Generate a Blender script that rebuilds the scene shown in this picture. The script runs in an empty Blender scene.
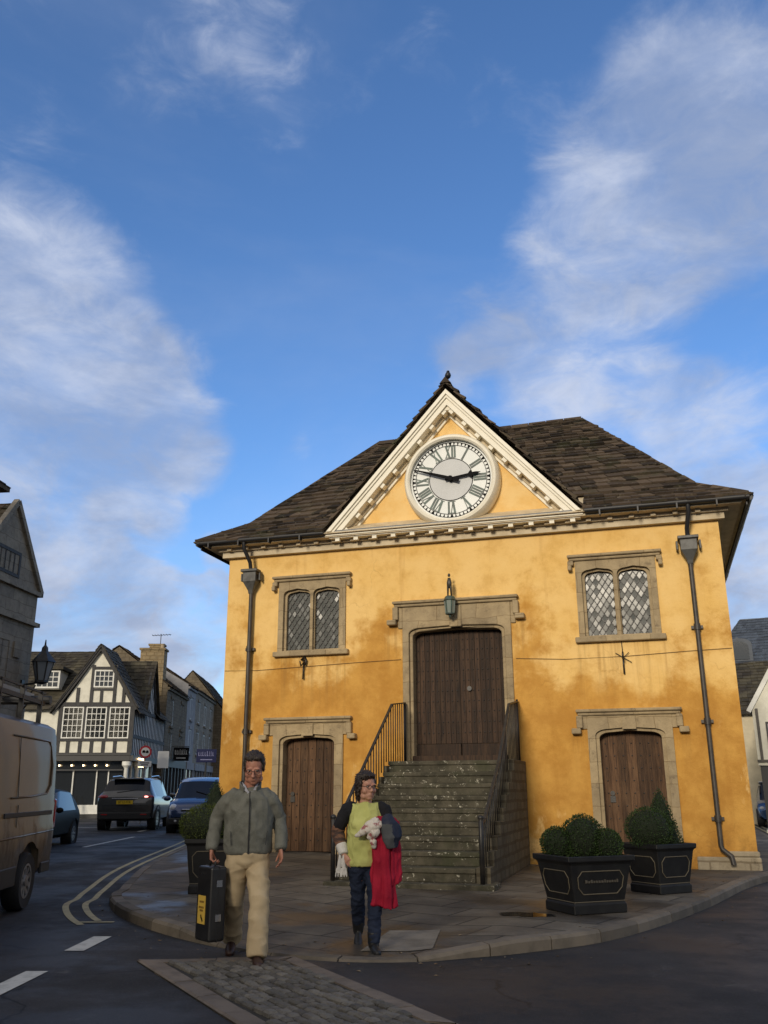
import bpy, bmesh, math, random
from mathutils import Vector, Matrix, noise as mnoise
from mathutils.geometry import tessellate_polygon
R = math.radians
PI = math.pi
rng = random.Random(7)
S = bpy.context.scene
COL = S.collection

# ------------------------------------------------------------------ mesh builder
class MB:
    def __init__(self):
        self.v = []; self.f = []; self.m = []; self.mi = 0
    def add(self, vs, fs):
        b = len(self.v)
        self.v.extend(tuple(p) for p in vs)
        for f in fs:
            self.f.append(tuple(i + b for i in f)); self.m.append(self.mi)
    def box(self, x, y, z, sx, sy, sz, M=None):
        h = (sx/2, sy/2, sz/2)
        vs = [Vector((x+a*h[0], y+b*h[1], z+c*h[2])) for a in (-1, 1) for b in (-1, 1) for c in (-1, 1)]
        if M is not None: vs = [M @ p for p in vs]
        self.add(vs, [(0,1,3,2),(4,6,7,5),(0,4,5,1),(2,3,7,6),(0,2,6,4),(1,5,7,3)])
    def bx(self, x0, x1, y0, y1, z0, z1, M=None):
        self.box((x0+x1)/2, (y0+y1)/2, (z0+z1)/2, x1-x0, y1-y0, z1-z0, M)
    def bar(self, a, b, w, d, up=(0,0,1)):
        a = Vector(a); b = Vector(b); t = (b-a); L = t.length
        if L < 1e-6: return
        t.normalize(); u = Vector(up)
        s = t.cross(u)
        if s.length < 1e-4: s = t.cross(Vector((0,1,0)))
        s.normalize(); u = s.cross(t)
        vs = [p + s*w/2*i + u*d/2*j for p in (a, b) for i in (-1, 1) for j in (-1, 1)]
        self.add(vs, [(0,1,3,2),(4,6,7,5),(0,4,5,1),(2,3,7,6),(0,2,6,4),(1,5,7,3)])
    def ring(self, rings, caps=True, close=True):
        n = len(rings[0]); b = len(self.v)
        for r in rings: self.v.extend(tuple(p) for p in r)
        for i in range(len(rings)-1):
            for j in range(n if close else n-1):
                k = (j+1) % n
                self.f.append((b+i*n+j, b+i*n+k, b+(i+1)*n+k, b+(i+1)*n+j)); self.m.append(self.mi)
        if caps and close:
            self.f.append(tuple(b+j for j in reversed(range(n)))); self.m.append(self.mi)
            e = b+(len(rings)-1)*n
            self.f.append(tuple(e+j for j in range(n))); self.m.append(self.mi)
    def tube(self, pts, rad, n=8, ref=(1,0,0), caps=True):
        """rad: number, or list of numbers / (rx, ry) pairs, rx along ref"""
        P = [Vector(p) for p in pts]; rings = []
        for i, p in enumerate(P):
            t = (P[min(i+1, len(P)-1)] - P[max(i-1, 0)])
            t.normalize()
            r = rad[i] if isinstance(rad, (list, tuple)) else rad
            rx, ry = r if isinstance(r, (list, tuple)) else (r, r)
            a = Vector(ref) - t*Vector(ref).dot(t)
            if a.length < 1e-3: a = Vector((0,1,0)) - t*t.y
            a.normalize(); c = t.cross(a)
            rings.append([p + a*rx*math.cos(2*PI*k/n) + c*ry*math.sin(2*PI*k/n) for k in range(n)])
        self.ring(rings, caps)
    def sphere(self, c, r, seg=14, rings=9, M=None):
        r = r if isinstance(r, (list, tuple)) else (r, r, r)
        c = Vector(c); vs = []; fs = []
        for i in range(1, rings):
            a = PI*i/rings
            for j in range(seg):
                b = 2*PI*j/seg
                p = Vector((r[0]*math.sin(a)*math.cos(b), r[1]*math.sin(a)*math.sin(b), r[2]*math.cos(a)))
                vs.append(c + (M @ p if M is not None else p))
        t = Vector((0,0,r[2])); t = M @ t if M is not None else t
        vs += [c+t, c-t]; n = len(vs)
        for i in range(rings-2):
            for j in range(seg):
                k = (j+1) % seg
                fs.append((i*seg+j, (i+1)*seg+j, (i+1)*seg+k, i*seg+k))
        for j in range(seg):
            k = (j+1) % seg
            fs.append((n-2, j, k)); fs.append((n-1, (rings-2)*seg+k, (rings-2)*seg+j))
        self.add(vs, fs)
    def lathe(self, prof, n=20, axis='z', c=(0,0,0), caps=True):
        c = Vector(c); rings = []
        for r, h in prof:
            ring = []
            for k in range(n):
                a = 2*PI*k/n; x = r*math.cos(a); y = r*math.sin(a)
                ring.append(c + (Vector((x, y, h)) if axis == 'z' else Vector((x, h, -y)) if axis == 'y' else Vector((h, x, y))))
            rings.append(ring)
        self.ring(rings, caps)
    def poly(self, loops, mp, d0, d1):
        """2D loops (outer, holes) extruded; mp(u, v, d) -> 3D"""
        tri = tessellate_polygon([[Vector((p[0], p[1], 0)) for p in l] for l in loops])
        flat = [p for l in loops for p in l]; n = len(flat)
        vs = [mp(u, v, d0) for u, v in flat] + [mp(u, v, d1) for u, v in flat]
        fs = [tuple(t) for t in tri] + [tuple(i+n for i in reversed(t)) for t in tri]
        o = 0
        for l in loops:
            for i in range(len(l)):
                j = (i+1) % len(l)
                fs.append((o+i, o+j, o+j+n, o+i+n))
            o += len(l)
        self.add(vs, fs)
    def mesh(self, name):
        me = bpy.data.meshes.new(name)
        me.from_pydata([tuple(p) for p in self.v], [], self.f)
        for p, i in zip(me.polygons, self.m): p.material_index = i
        bm = bmesh.new(); bm.from_mesh(me)
        bmesh.ops.recalc_face_normals(bm, faces=bm.faces)
        bm.to_mesh(me); bm.free()
        return me
    def build(self, name, mats, parent=None, smooth=False, bevel=0, seg=1, angle=None):
        me = self.mesh(name)
        o = bpy.data.objects.new(name, me); COL.objects.link(o)
        for m in (mats if isinstance(mats, (list, tuple)) else [mats]): me.materials.append(m)
        if smooth:
            for p in me.polygons: p.use_smooth = True
            if angle: me.set_sharp_from_angle(angle=R(angle))
        if bevel:
            b = o.modifiers.new('bevel', 'BEVEL'); b.width = bevel; b.segments = seg; b.limit_method = 'ANGLE'; b.angle_limit = R(40)
        if parent is not None: o.parent = parent
        return o

def build_all(mb, name, mats, parent=None, **kw):
    """every separate piece of the builder becomes an object of its own"""
    par = list(range(len(mb.v)))
    def find(i):
        while par[i] != i: par[i] = par[par[i]]; i = par[i]
        return i
    for f in mb.f:
        a = find(f[0])
        for i in f[1:]: par[find(i)] = a
    groups = {}
    for f in mb.f: groups.setdefault(find(f[0]), []).append(f)
    out = []
    for fs in groups.values():
        idx = sorted({i for f in fs for i in f}); mp = {i: k for k, i in enumerate(idx)}
        q = MB(); q.add([mb.v[i] for i in idx], [tuple(mp[i] for i in f) for f in fs]); out.append(q.build(name, mats, parent, **kw))
    return out
XZ = lambda u, v, d: (u, d, v)
def tag(o, label, cat, group=None):
    o['label'] = label; o['category'] = cat
    if group: o['group'] = group
    return o
def thing(name, label, cat, loc=(0,0,0), rz=0, group=None, s=1):
    o = bpy.data.objects.new(name, None); COL.objects.link(o)
    o.location = loc; o.rotation_euler = (0,0,rz); o.scale = (s,s,s)
    return tag(o, label, cat, group)
def setting(o, kind='structure'):
    o['kind'] = kind; return o
def copy_tree(o, parent=None):
    c = o.copy(); COL.objects.link(c); c.parent = parent
    for ch in [x for x in KIDS.get(o.name, [])]: copy_tree(ch, c)
    return c
KIDS = {}
def index_kids(root):
    KIDS[root.name] = [x for x in bpy.data.objects if x.parent == root]
    for x in KIDS[root.name]: index_kids(x)
def dup(root, loc, rz, label):
    index_kids(root); c = copy_tree(root)
    c.location = loc; c.rotation_euler = (0,0,rz); c['label'] = label
    return c
def text_mesh(name, txt, size, mat, parent, loc, rot, depth=.004, sx=1.0):
    cu = bpy.data.curves.new(name, 'FONT'); cu.body = txt; cu.size = size; cu.align_x = 'CENTER'; cu.align_y = 'CENTER'; cu.extrude = depth
    t = bpy.data.objects.new(name, cu); COL.objects.link(t)
    dg = bpy.context.evaluated_depsgraph_get()
    me = bpy.data.meshes.new_from_object(t.evaluated_get(dg))
    bpy.data.objects.remove(t); bpy.data.curves.remove(cu)
    o = bpy.data.objects.new(name, me); COL.objects.link(o)
    me.materials.clear(); me.materials.append(mat)
    o.parent = parent; o.location = loc; o.rotation_euler = rot; o.scale = (sx,1,1)
    return o

# ------------------------------------------------------------------ materials
class NT:
    def __init__(self, name):
        self.m = bpy.data.materials.new(name); self.m.use_nodes = True
        self.t = self.m.node_tree; self.b = self.t.nodes['Principled BSDF']
        self.co = None
    def n(self, typ, **kw):
        x = self.t.nodes.new(typ)
        for k, v in kw.items(): setattr(x, k, v)
        return x
    def l(self, a, b): self.t.links.new(a, b)
    def coord(self):
        if self.co is None: self.co = self.n('ShaderNodeTexCoord').outputs['Object']
        return self.co
    def mapped(self, scale=(1,1,1), rot=(0,0,0)):
        m = self.n('ShaderNodeMapping'); m.inputs['Scale'].default_value = scale; m.inputs['Rotation'].default_value = rot
        self.l(self.coord(), m.inputs['Vector']); return m.outputs['Vector']
    def noise(self, scale, detail=6, rough=.6, vec=None, dist=0):
        x = self.n('ShaderNodeTexNoise'); x.inputs['Scale'].default_value = scale; x.inputs['Detail'].default_value = detail
        x.inputs['Roughness'].default_value = rough; x.inputs['Distortion'].default_value = dist
        self.l(vec if vec is not None else self.coord(), x.inputs['Vector']); return x.outputs['Fac']
    def range(self, v, a, b, c=0, d=1, smooth=True):
        x = self.n('ShaderNodeMapRange'); x.interpolation_type = 'SMOOTHSTEP' if smooth else 'LINEAR'
        for i, q in zip((1,2,3,4), (a,b,c,d)): x.inputs[i].default_value = q
        self.l(v, x.inputs[0]); return x.outputs[0]
    def math(self, op, a, b=None):
        x = self.n('ShaderNodeMath', operation=op)
        for i, q in enumerate((a, b)):
            if q is None: continue
            if hasattr(q, 'is_linked'): self.l(q, x.inputs[i])
            else: x.inputs[i].default_value = q
        return x.outputs[0]
    def mix(self, f, a, b, mode='MIX'):
        x = self.n('ShaderNodeMix', data_type='RGBA', blend_type=mode)
        for i, q in ((0, f), (6, a), (7, b)):
            if hasattr(q, 'is_linked'): self.l(q, x.inputs[i])
            elif i == 0: x.inputs[0].default_value = q
            else: x.inputs[i].default_value = (*q[:3], 1)
        return x.outputs[2]
    def island(self):
        return self.n('ShaderNodeNewGeometry').outputs['Random Per Island']
    def xyz(self):
        s = self.n('ShaderNodeSeparateXYZ'); self.l(self.coord(), s.inputs[0]); return s.outputs
    def bump(self, h, strength=.3, dist=.02, prev=None):
        x = self.n('ShaderNodeBump'); x.inputs['Strength'].default_value = strength; x.inputs['Distance'].default_value = dist
        self.l(h, x.inputs['Height'])
        if prev is not None: self.l(prev, x.inputs['Normal'])
        return x.outputs['Normal']
    def out(self, col=None, rough=.7, normal=None, metal=0, spec=.5, coat=0, ior=None):
        b = self.b
        if col is not None:
            if hasattr(col, 'is_linked'): self.l(col, b.inputs['Base Color'])
            else: b.inputs['Base Color'].default_value = (*col[:3], 1)
        if hasattr(rough, 'is_linked'): self.l(rough, b.inputs['Roughness'])
        else: b.inputs['Roughness'].default_value = rough
        if normal is not None: self.l(normal, b.inputs['Normal'])
        b.inputs['Metallic'].default_value = metal
        b.inputs['Specular IOR Level'].default_value = spec
        b.inputs['Coat Weight'].default_value = coat
        b.inputs['Coat Roughness'].default_value = .05
        if ior: b.inputs['IOR'].default_value = ior
        return self.m
def M(name, col, rough=.7, col2=None, scale=4, lo=.4, hi=.65, bump=0, bscale=30, bdist=.01, island=0, metal=0, spec=.5, coat=0, stretch=(1,1,1), ior=None):
    t = NT(name); c = None
    vec = t.mapped(stretch)
    if col2 is not None:
        c = t.mix(t.range(t.noise(scale, 8, .65, vec), lo, hi), col, col2)
    if island:
        f = t.range(t.island(), 0, 1, 1-island, 1+island, False)
        x = t.n('ShaderNodeCombineColor'); [t.l(f, x.inputs[i]) for i in range(3)]
        c = t.mix(1.0, c if c is not None else col, x.outputs[0], 'MULTIPLY')
    nrm = t.bump(t.noise(bscale, 6, .65, vec), bump, bdist) if bump else None
    return t.out(c if c is not None else col, rough, nrm, metal, spec, coat, ior)
def emit(name, col, strength):
    t = NT(name); t.b.inputs['Emission Color'].default_value = (*col, 1); t.b.inputs['Emission Strength'].default_value = strength
    return t.out(col, .5)

def plaster_mat():
    t = NT('limewash_plaster'); z = t.xyz()[2]
    n1 = t.noise(.42, 9, .62); n2 = t.noise(2.2, 8, .7); n3 = t.noise(.9, 7, .7, t.mapped((1.3,1,.7)))
    big = t.math('ADD', t.math('MULTIPLY', n1, 1.0), t.math('MULTIPLY', n2, .17))
    hz = t.range(z, 1.6, 6.8, .30, -.18, False)
    damp = t.range(t.math('ADD', big, hz), .575, .70)
    base = t.mix(t.range(t.noise(1.1, 6), .35, .7), (.82,.55,.212), (.76,.475,.146))
    wet = t.mix(t.range(t.noise(1.6, 8, .68), .36, .66), (.44,.205,.034), (.59,.312,.066))
    c = t.mix(t.math('MULTIPLY', damp, .92), base, wet)
    c = t.mix(t.math('MULTIPLY', t.range(n2, .47, .7), .22), c, (.36,.175,.04))
    pale = t.math('MULTIPLY', t.range(n3, .57, .66), t.range(z, 2.2, 3.8, 1, 0))
    c = t.mix(t.math('MULTIPLY', pale, .7), c, (.78,.53,.22))
    grime = t.math('MULTIPLY', t.range(z, .25, 1.0, 1, 0), t.range(t.noise(3.5, 8, .7), .42, .6))
    c = t.mix(t.math('MULTIPLY', grime, .6), c, (.22,.11,.03))
    streak = t.math('MULTIPLY', t.range(t.noise(1.0, 6, .6, t.mapped((4.5,4.5,.25))), .56, .72), .22)
    c = t.mix(streak, c, (.36,.15,.025))
    # runs of dirt below the sills and hood ends, and hairline cracks
    X = t.xyz()[0]
    for x0, x1, zt_, ln_ in ((-4.2,-2.42,4.35,1.5),(2.42,4.2,4.35,1.6),(-1.62,-1.30,4.9,1.3),(1.22,1.55,4.9,1.4),(-4.5,-4.2,2.7,1.0),(4.2,4.5,2.7,1.0),(2.2,2.5,2.7,1.1)):
        mx_ = t.math('MULTIPLY', t.range(X, x0-.06, x0+.06), t.range(X, x1-.06, x1+.06, 1, 0))
        mz_ = t.math('MULTIPLY', t.range(z, zt_-ln_, zt_-.15), t.range(z, zt_-.02, zt_+.02, 1, 0))
        run = t.range(t.noise(1.0, 5, .6, t.mapped((9,9,.35))), .44, .66)
        c = t.mix(t.math('MULTIPLY', t.math('MULTIPLY', mx_, mz_), t.math('MULTIPLY', run, .38)), c, (.26,.14,.045))
    vc = t.n('ShaderNodeTexVoronoi', feature='DISTANCE_TO_EDGE'); vc.inputs['Scale'].default_value = .55
    dv = t.n('ShaderNodeVectorMath', operation='ADD'); nn_ = t.n('ShaderNodeTexNoise'); nn_.inputs['Scale'].default_value = 1.6; nn_.inputs['Detail'].default_value = 7; t.l(t.coord(), nn_.inputs['Vector'])
    t.l(t.coord(), dv.inputs[0]); t.l(nn_.outputs['Color'], dv.inputs[1]); t.l(dv.outputs[0], vc.inputs['Vector'])
    crack = t.math('MULTIPLY', t.range(vc.outputs['Distance'], .002, .009, 1, 0), t.range(t.noise(.7, 4), .54, .64))
    c = t.mix(t.math('MULTIPLY', crack, .22), c, (.25,.12,.03))
    nb = t.bump(t.noise(3.5, 8, .6), .35, .05)
    nb = t.bump(t.noise(22, 6, .7), .35, .02, nb)
    return t.out(c, .9, nb, spec=.2)
def stone_mat(name, a, b, dark=(.09,.075,.055), joints=None, bump=.5):
    t = NT(name)
    c = t.mix(t.range(t.noise(2.5, 9, .7), .35, .68), a, b)
    c = t.mix(t.math('MULTIPLY', t.range(t.noise(5.5, 9, .75), .52, .72), .7), c, dark)
    nb = t.bump(t.noise(14, 8, .7), bump, .02)
    if joints:
        br = t.n('ShaderNodeTexBrick'); br.inputs['Scale'].default_value = 1; br.inputs['Brick Width'].default_value = joints[0]
        br.inputs['Row Height'].default_value = joints[1]; br.inputs['Mortar Size'].default_value = joints[2]; br.inputs['Mortar Smooth'].default_value = .3
        x = t.xyz(); cb = t.n('ShaderNodeCombineXYZ'); t.l(t.math('ADD', x[0], x[1]), cb.inputs[0]); t.l(x[2], cb.inputs[1])
        ds = t.n('ShaderNodeVectorMath', operation='ADD'); t.l(cb.outputs[0], ds.inputs[0])
        nz = t.n('ShaderNodeTexNoise'); nz.inputs['Scale'].default_value = 2.5; t.l(t.coord(), nz.inputs['Vector'])
        sc = t.n('ShaderNodeVectorMath', operation='SCALE'); sc.inputs['Scale'].default_value = .06*joints[1]/.2; t.l(nz.outputs['Color'], sc.inputs[0]); t.l(sc.outputs[0], ds.inputs[1])
        t.l(ds.outputs[0], br.inputs['Vector'])
        br.inputs['Color1'].default_value = (.85,.85,.85,1); br.inputs['Color2'].default_value = (1.12,1.1,1.04,1); br.inputs['Mortar'].default_value = (.66,.62,.56,1)
        c = t.mix(1.0, c, br.outputs['Color'], 'MULTIPLY')
        nb = t.bump(br.outputs['Fac'], -.5, .02, nb)
    return t.out(c, .9, nb, spec=.25)
def wood_mat(name, a, b, fade=None):
    t = NT(name)
    g = t.noise(3, 9, .7, t.mapped((14,14,.8)))
    c = t.mix(t.range(g, .35, .68), a, b)
    f = t.range(t.island(), 0, 1, .6, 1.4, False)
    x = t.n('ShaderNodeCombineColor'); [t.l(f, x.inputs[i]) for i in range(3)]
    c = t.mix(1.0, c, x.outputs[0], 'MULTIPLY')
    if fade: c = t.mix(t.math('MULTIPLY', t.range(t.noise(1.6, 6, .6, t.mapped((3,3,.7))), .5, .7), .5), c, fade)
    return t.out(c, .72, t.bump(g, .4, .01), spec=.3)
def slate_mat():
    t = NT('stone_slates')
    f = t.island()
    c = t.mix(f, (.018,.014,.011), (.115,.085,.06))
    c = t.mix(t.math('MULTIPLY', t.range(t.noise(1.3, 8, .7), .5, .72), .75), c, (.04,.045,.022))
    c = t.mix(t.math('MULTIPLY', t.range(t.noise(7, 8, .72), .55, .68), .65), c, (.19,.165,.115))
    return t.out(c, .9, t.bump(t.noise(16, 8, .7), .6, .02), spec=.2)
def steps_mat():
    t = NT('mossy_step_stone')
    c = t.mix(t.range(t.noise(3, 8, .7), .35, .65), (.048,.044,.031), (.105,.093,.066))
    c = t.mix(t.math('MULTIPLY', t.range(t.noise(1.4, 7, .7), .48, .66), .6), c, (.05,.055,.028))
    gate = t.range(t.noise(2.6, 6, .7, t.mapped((1,.6,1.8))), .48, .55)
    sp = t.math('MULTIPLY', t.range(t.noise(17, 6, .66, None, .8), .565, .65), gate)
    c = t.mix(t.math('MULTIPLY', sp, .85), c, (.54,.51,.41))
    return t.out(c, .88, t.bump(t.noise(12, 8, .7), .6, .02), spec=.25)
def asphalt_mat():
    t = NT('damp_asphalt')
    c = t.mix(t.range(t.noise(.35, 8, .65), .38, .66), (.024,.024,.026), (.045,.043,.045))
    c = t.mix(t.math('MULTIPLY', t.range(t.noise(1.1, 9, .72, None, .6), .60, .70), .5), c, (.14,.135,.125))
    c = t.mix(t.math('MULTIPLY', t.range(t.noise(42, 4, .75), .56, .66), .5), c, (.12,.115,.11))
    c = t.mix(t.math('MULTIPLY', t.range(t.noise(.16, 3, .5), .52, .54), .35), c, (.016,.016,.018))
    va = t.n('ShaderNodeTexVoronoi', feature='DISTANCE_TO_EDGE'); va.inputs['Scale'].default_value = .42
    da = t.n('ShaderNodeVectorMath', operation='ADD'); na = t.n('ShaderNodeTexNoise'); na.inputs['Scale'].default_value = 1.3; na.inputs['Detail'].default_value = 8; t.l(t.coord(), na.inputs['Vector'])
    t.l(t.coord(), da.inputs[0]); t.l(na.outputs['Color'], da.inputs[1]); t.l(da.outputs[0], va.inputs['Vector'])
    ck = t.math('MULTIPLY', t.range(va.outputs['Distance'], .003, .012, 1, 0), t.range(t.noise(.5, 4), .45, .58))
    c = t.mix(t.math('MULTIPLY', ck, .8), c, (.008,.008,.009))
    r = t.range(t.noise(.6, 7, .65), .4, .65, .55, .88)
    nb = t.bump(t.noise(90, 4, .75), .5, .008)
    nb = t.bump(t.noise(3, 5, .6), .15, .02, nb)
    return t.out(c, r, nb, spec=.22)
def paving_mat():
    t = NT('stone_paving_slabs')
    c = t.mix(t.range(t.noise(1.1, 8, .7), .36, .66), (.078,.067,.054), (.140,.124,.10))
    br = t.n('ShaderNodeTexBrick'); br.inputs['Scale'].default_value = 1; br.inputs['Brick Width'].default_value = .95; br.inputs['Row Height'].default_value = .62
    br.inputs['Mortar Size'].default_value = .016; br.inputs['Mortar Smooth'].default_value = .2
    br.inputs['Color1'].default_value = (.72,.72,.72,1); br.inputs['Color2'].default_value = (1.25,1.22,1.15,1); br.inputs['Mortar'].default_value = (.22,.21,.19,1)
    t.l(t.mapped((1,1,1), (0,0,.32)), br.inputs['Vector'])
    c = t.mix(1.0, c, br.outputs['Color'], 'MULTIPLY')
    wet = t.range(t.noise(.45, 6, .6), .47, .6)
    c = t.mix(t.math('MULTIPLY', wet, .55), c, (.035,.03,.026))
    rr = t.math('SUBTRACT', .85, t.math('MULTIPLY', wet, .45))
    nb = t.bump(t.noise(25, 6, .7), .3, .01); nb = t.bump(br.outputs['Fac'], -.6, .015, nb)
    return t.out(c, rr, nb, spec=.4)
def paint(name, col, col2=None, rough=.3, coat=.6, flake=0):
    t = NT(name)
    c = t.mix(t.range(t.noise(2.2, 6, .6), .35, .7), col, col2 or tuple(x*.8 for x in col))
    return t.out(c, rough, None, flake, .5, coat)
PL = plaster_mat()
STONE = stone_mat('weathered_limestone', (.40,.315,.195), (.29,.225,.14), (.13,.10,.07), (.85,.42,.008))
PLINTH = stone_mat('pale_plinth_stone', (.36,.31,.23), (.26,.22,.16), joints=(.7,.3,.02))
RUBBLE = stone_mat('rubble_stone', (.125,.108,.078), (.08,.07,.05), joints=(.42,.17,.03))
GREYSTONE = stone_mat('grey_ashlar', (.27,.245,.205), (.19,.17,.142), joints=(.8,.35,.012))
BROWNSTONE = stone_mat('brown_house_stone', (.17,.14,.10), (.115,.095,.068), joints=(.5,.22,.02))
BUFFSTONE = stone_mat('buff_chimney_stone', (.30,.23,.135), (.21,.165,.10), joints=(.5,.25,.03))
PALEREND = M('grey_render', (.26,.26,.27), .9, (.20,.20,.21), 1.5, bump=.2)
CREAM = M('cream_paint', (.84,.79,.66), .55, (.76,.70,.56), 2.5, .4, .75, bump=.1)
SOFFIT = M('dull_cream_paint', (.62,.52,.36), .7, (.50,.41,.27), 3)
SLATE = slate_mat()
LEAD = M('lead_grey', (.10,.105,.11), .55, (.16,.16,.165), 5, bump=.15)
IRON = M('black_iron', (.014,.014,.015), .45, (.03,.026,.022), 6, bump=.15)
GUTTER = M('gutter_black', (.018,.018,.02), .5)
PIPE = M('pipe_brown', (.055,.045,.036), .5, (.03,.026,.022), 5)
DOORW = wood_mat('old_oak_planks', (.020,.012,.008), (.062,.033,.018), (.075,.042,.022))
DOORB = wood_mat('bleached_oak_planks', (.045,.023,.012), (.125,.066,.032), (.16,.09,.045))
OPAL = M('opal_dial_glass', (.64,.66,.64), .4, (.58,.61,.60), 2)
DIALGREY = M('dial_centre_grey', (.50,.51,.51), .5, (.46,.47,.47), 2)
VERD = M('verdigris_black', (.035,.055,.048), .5, (.06,.11,.09), 6)
BLACK = M('hand_black', (.010,.010,.011), .8, spec=.1)
STEPS = steps_mat(); ASPH = asphalt_mat(); PAVE = paving_mat()
KERBM = M('kerb_stone', (.15,.125,.095), .85, (.10,.085,.065), 3, bump=.4, island=.3)
SETT = M('granite_setts', (.125,.115,.098), .8, (.075,.068,.06), 9, bump=.6, island=.35, bscale=35)
SETTBED = M('sett_bedding', (.03,.027,.023), .95, bump=.4)
PINKK = M('brownish_edge_stone', (.16,.128,.10), .85, (.105,.085,.068), 4, bump=.4, island=.2)
WHITEL = M('worn_road_paint', (.50,.50,.47), .8, (.33,.33,.31), 7, .45, .7, bump=.2)
YELLOWL = M('worn_yellow_paint', (.40,.35,.20), .8, (.24,.21,.14), 7, .42, .7, bump=.2)
WHITE = M('white_paint', (.70,.70,.66), .6, (.58,.58,.54), 3)
TIMBER = M('black_timber', (.030,.030,.032), .75, (.055,.053,.052), 4, bump=.3, stretch=(6,6,1))
WHITEREND = M('white_render', (.72,.70,.60), .9, (.60,.58,.49), 2, bump=.2)
SHADEREND = M('shade_cooled_render', (.74,.73,.70), .9, (.62,.61,.58), 2, bump=.2)  # flank's copy of the white render, cool tone of its shade put into the colour
GLASSD = M('dark_window_glass', (.02,.022,.025), .06, spec=.8)
def leaded_mat():
    t = NT('leaded_pane_glass')
    c = t.mix(t.island(), (.10,.105,.10), (.135,.14,.13))
    return t.out(c, .2, None, 0, .25, 0, 1.45)
LEADGLASS = leaded_mat()
CARGLASS = M('car_glass', (.006,.008,.014), .05, spec=.35)
RUBBER = M('tyre_rubber', (.012,.012,.013), .85)
ALLOY = M('alloy_rim', (.32,.32,.33), .35, metal=.8)
PLASTIC = M('black_trim_plastic', (.014,.014,.015), .6)
CHROME = M('chrome_trim', (.6,.6,.62), .2, metal=1)
REDLAMP = M('red_lamp_lens', (.28,.01,.01), .15, coat=.6)
CLEARLAMP = M('clear_lamp_lens', (.6,.62,.65), .12, coat=.8)
PLATEY = M('yellow_plate', (.62,.42,.02), .4); PLATEW = M('white_plate', (.68,.68,.64), .4)
# ------------------------------------------------------------------ camera
CX, CY, CZ, F = 3.818, -18.407, 1.55, 889.9
PITCH, YAW, ROLL = .3014, .2875, .0036
cam = bpy.data.cameras.new('camera'); co = bpy.data.objects.new('camera', cam); COL.objects.link(co)
cam.sensor_fit = 'VERTICAL'; cam.sensor_height = 36; cam.lens = F/1024*36; cam.clip_end = 3000; cam.clip_start = .05
co.matrix_world = Matrix.Translation((CX, CY, CZ)) @ Matrix.Rotation(YAW, 4, 'Z') @ Matrix.Rotation(PI/2+PITCH, 4, 'X') @ Matrix.Rotation(-ROLL, 4, 'Z')
S.camera = co
# ------------------------------------------------------------------ sky, clouds, sun
SUN_EL, SUN_AZ = R(16), math.atan2(-.10, -.99)      # azimuth of the direction towards the sun: (sin, cos)
W = bpy.data.worlds.new('World'); S.world = W; W.use_nodes = True
nt = W.node_tree; nt.nodes.clear()
def wn(typ, **kw):
    x = nt.nodes.new(typ)
    for k, v in kw.items(): setattr(x, k, v)
    return x
L = nt.links.new
sky = wn('ShaderNodeTexSky', sky_type='NISHITA'); sky.sun_disc = False; sky.sun_elevation = SUN_EL; sky.sun_rotation = SUN_AZ
sky.air_density = 1.0; sky.dust_density = .1; sky.ozone_density = 2.2; sky.altitude = 150
gen = wn('ShaderNodeTexCoord').outputs['Generated']
def wmath(op, a, b=None, c=None):
    x = wn('ShaderNodeMath', operation=op)
    for i, q in enumerate((a, b, c)):
        if q is None: continue
        if hasattr(q, 'is_linked'): L(q, x.inputs[i])
        else: x.inputs[i].default_value = q
    return x.outputs[0]
def wrange(v, a, b, c=0, d=1):
    x = wn('ShaderNodeMapRange', interpolation_type='SMOOTHSTEP')
    for i, q in zip((1,2,3,4), (a,b,c,d)): x.inputs[i].default_value = q
    L(v, x.inputs[0]); return x.outputs[0]
def wnoise(scale, detail, rough, stretch=(1,1,1), rot=(0,0,0), dist=0, off=(0,0,0)):
    mp = wn('ShaderNodeMapping'); mp.inputs['Scale'].default_value = stretch; mp.inputs['Rotation'].default_value = rot; mp.inputs['Location'].default_value = off
    L(gen, mp.inputs['Vector'])
    x = wn('ShaderNodeTexNoise'); x.inputs['Scale'].default_value = scale; x.inputs['Detail'].default_value = detail
    x.inputs['Roughness'].default_value = rough; x.inputs['Distortion'].default_value = dist
    L(mp.outputs[0], x.inputs['Vector']); return x.outputs['Fac']
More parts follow.
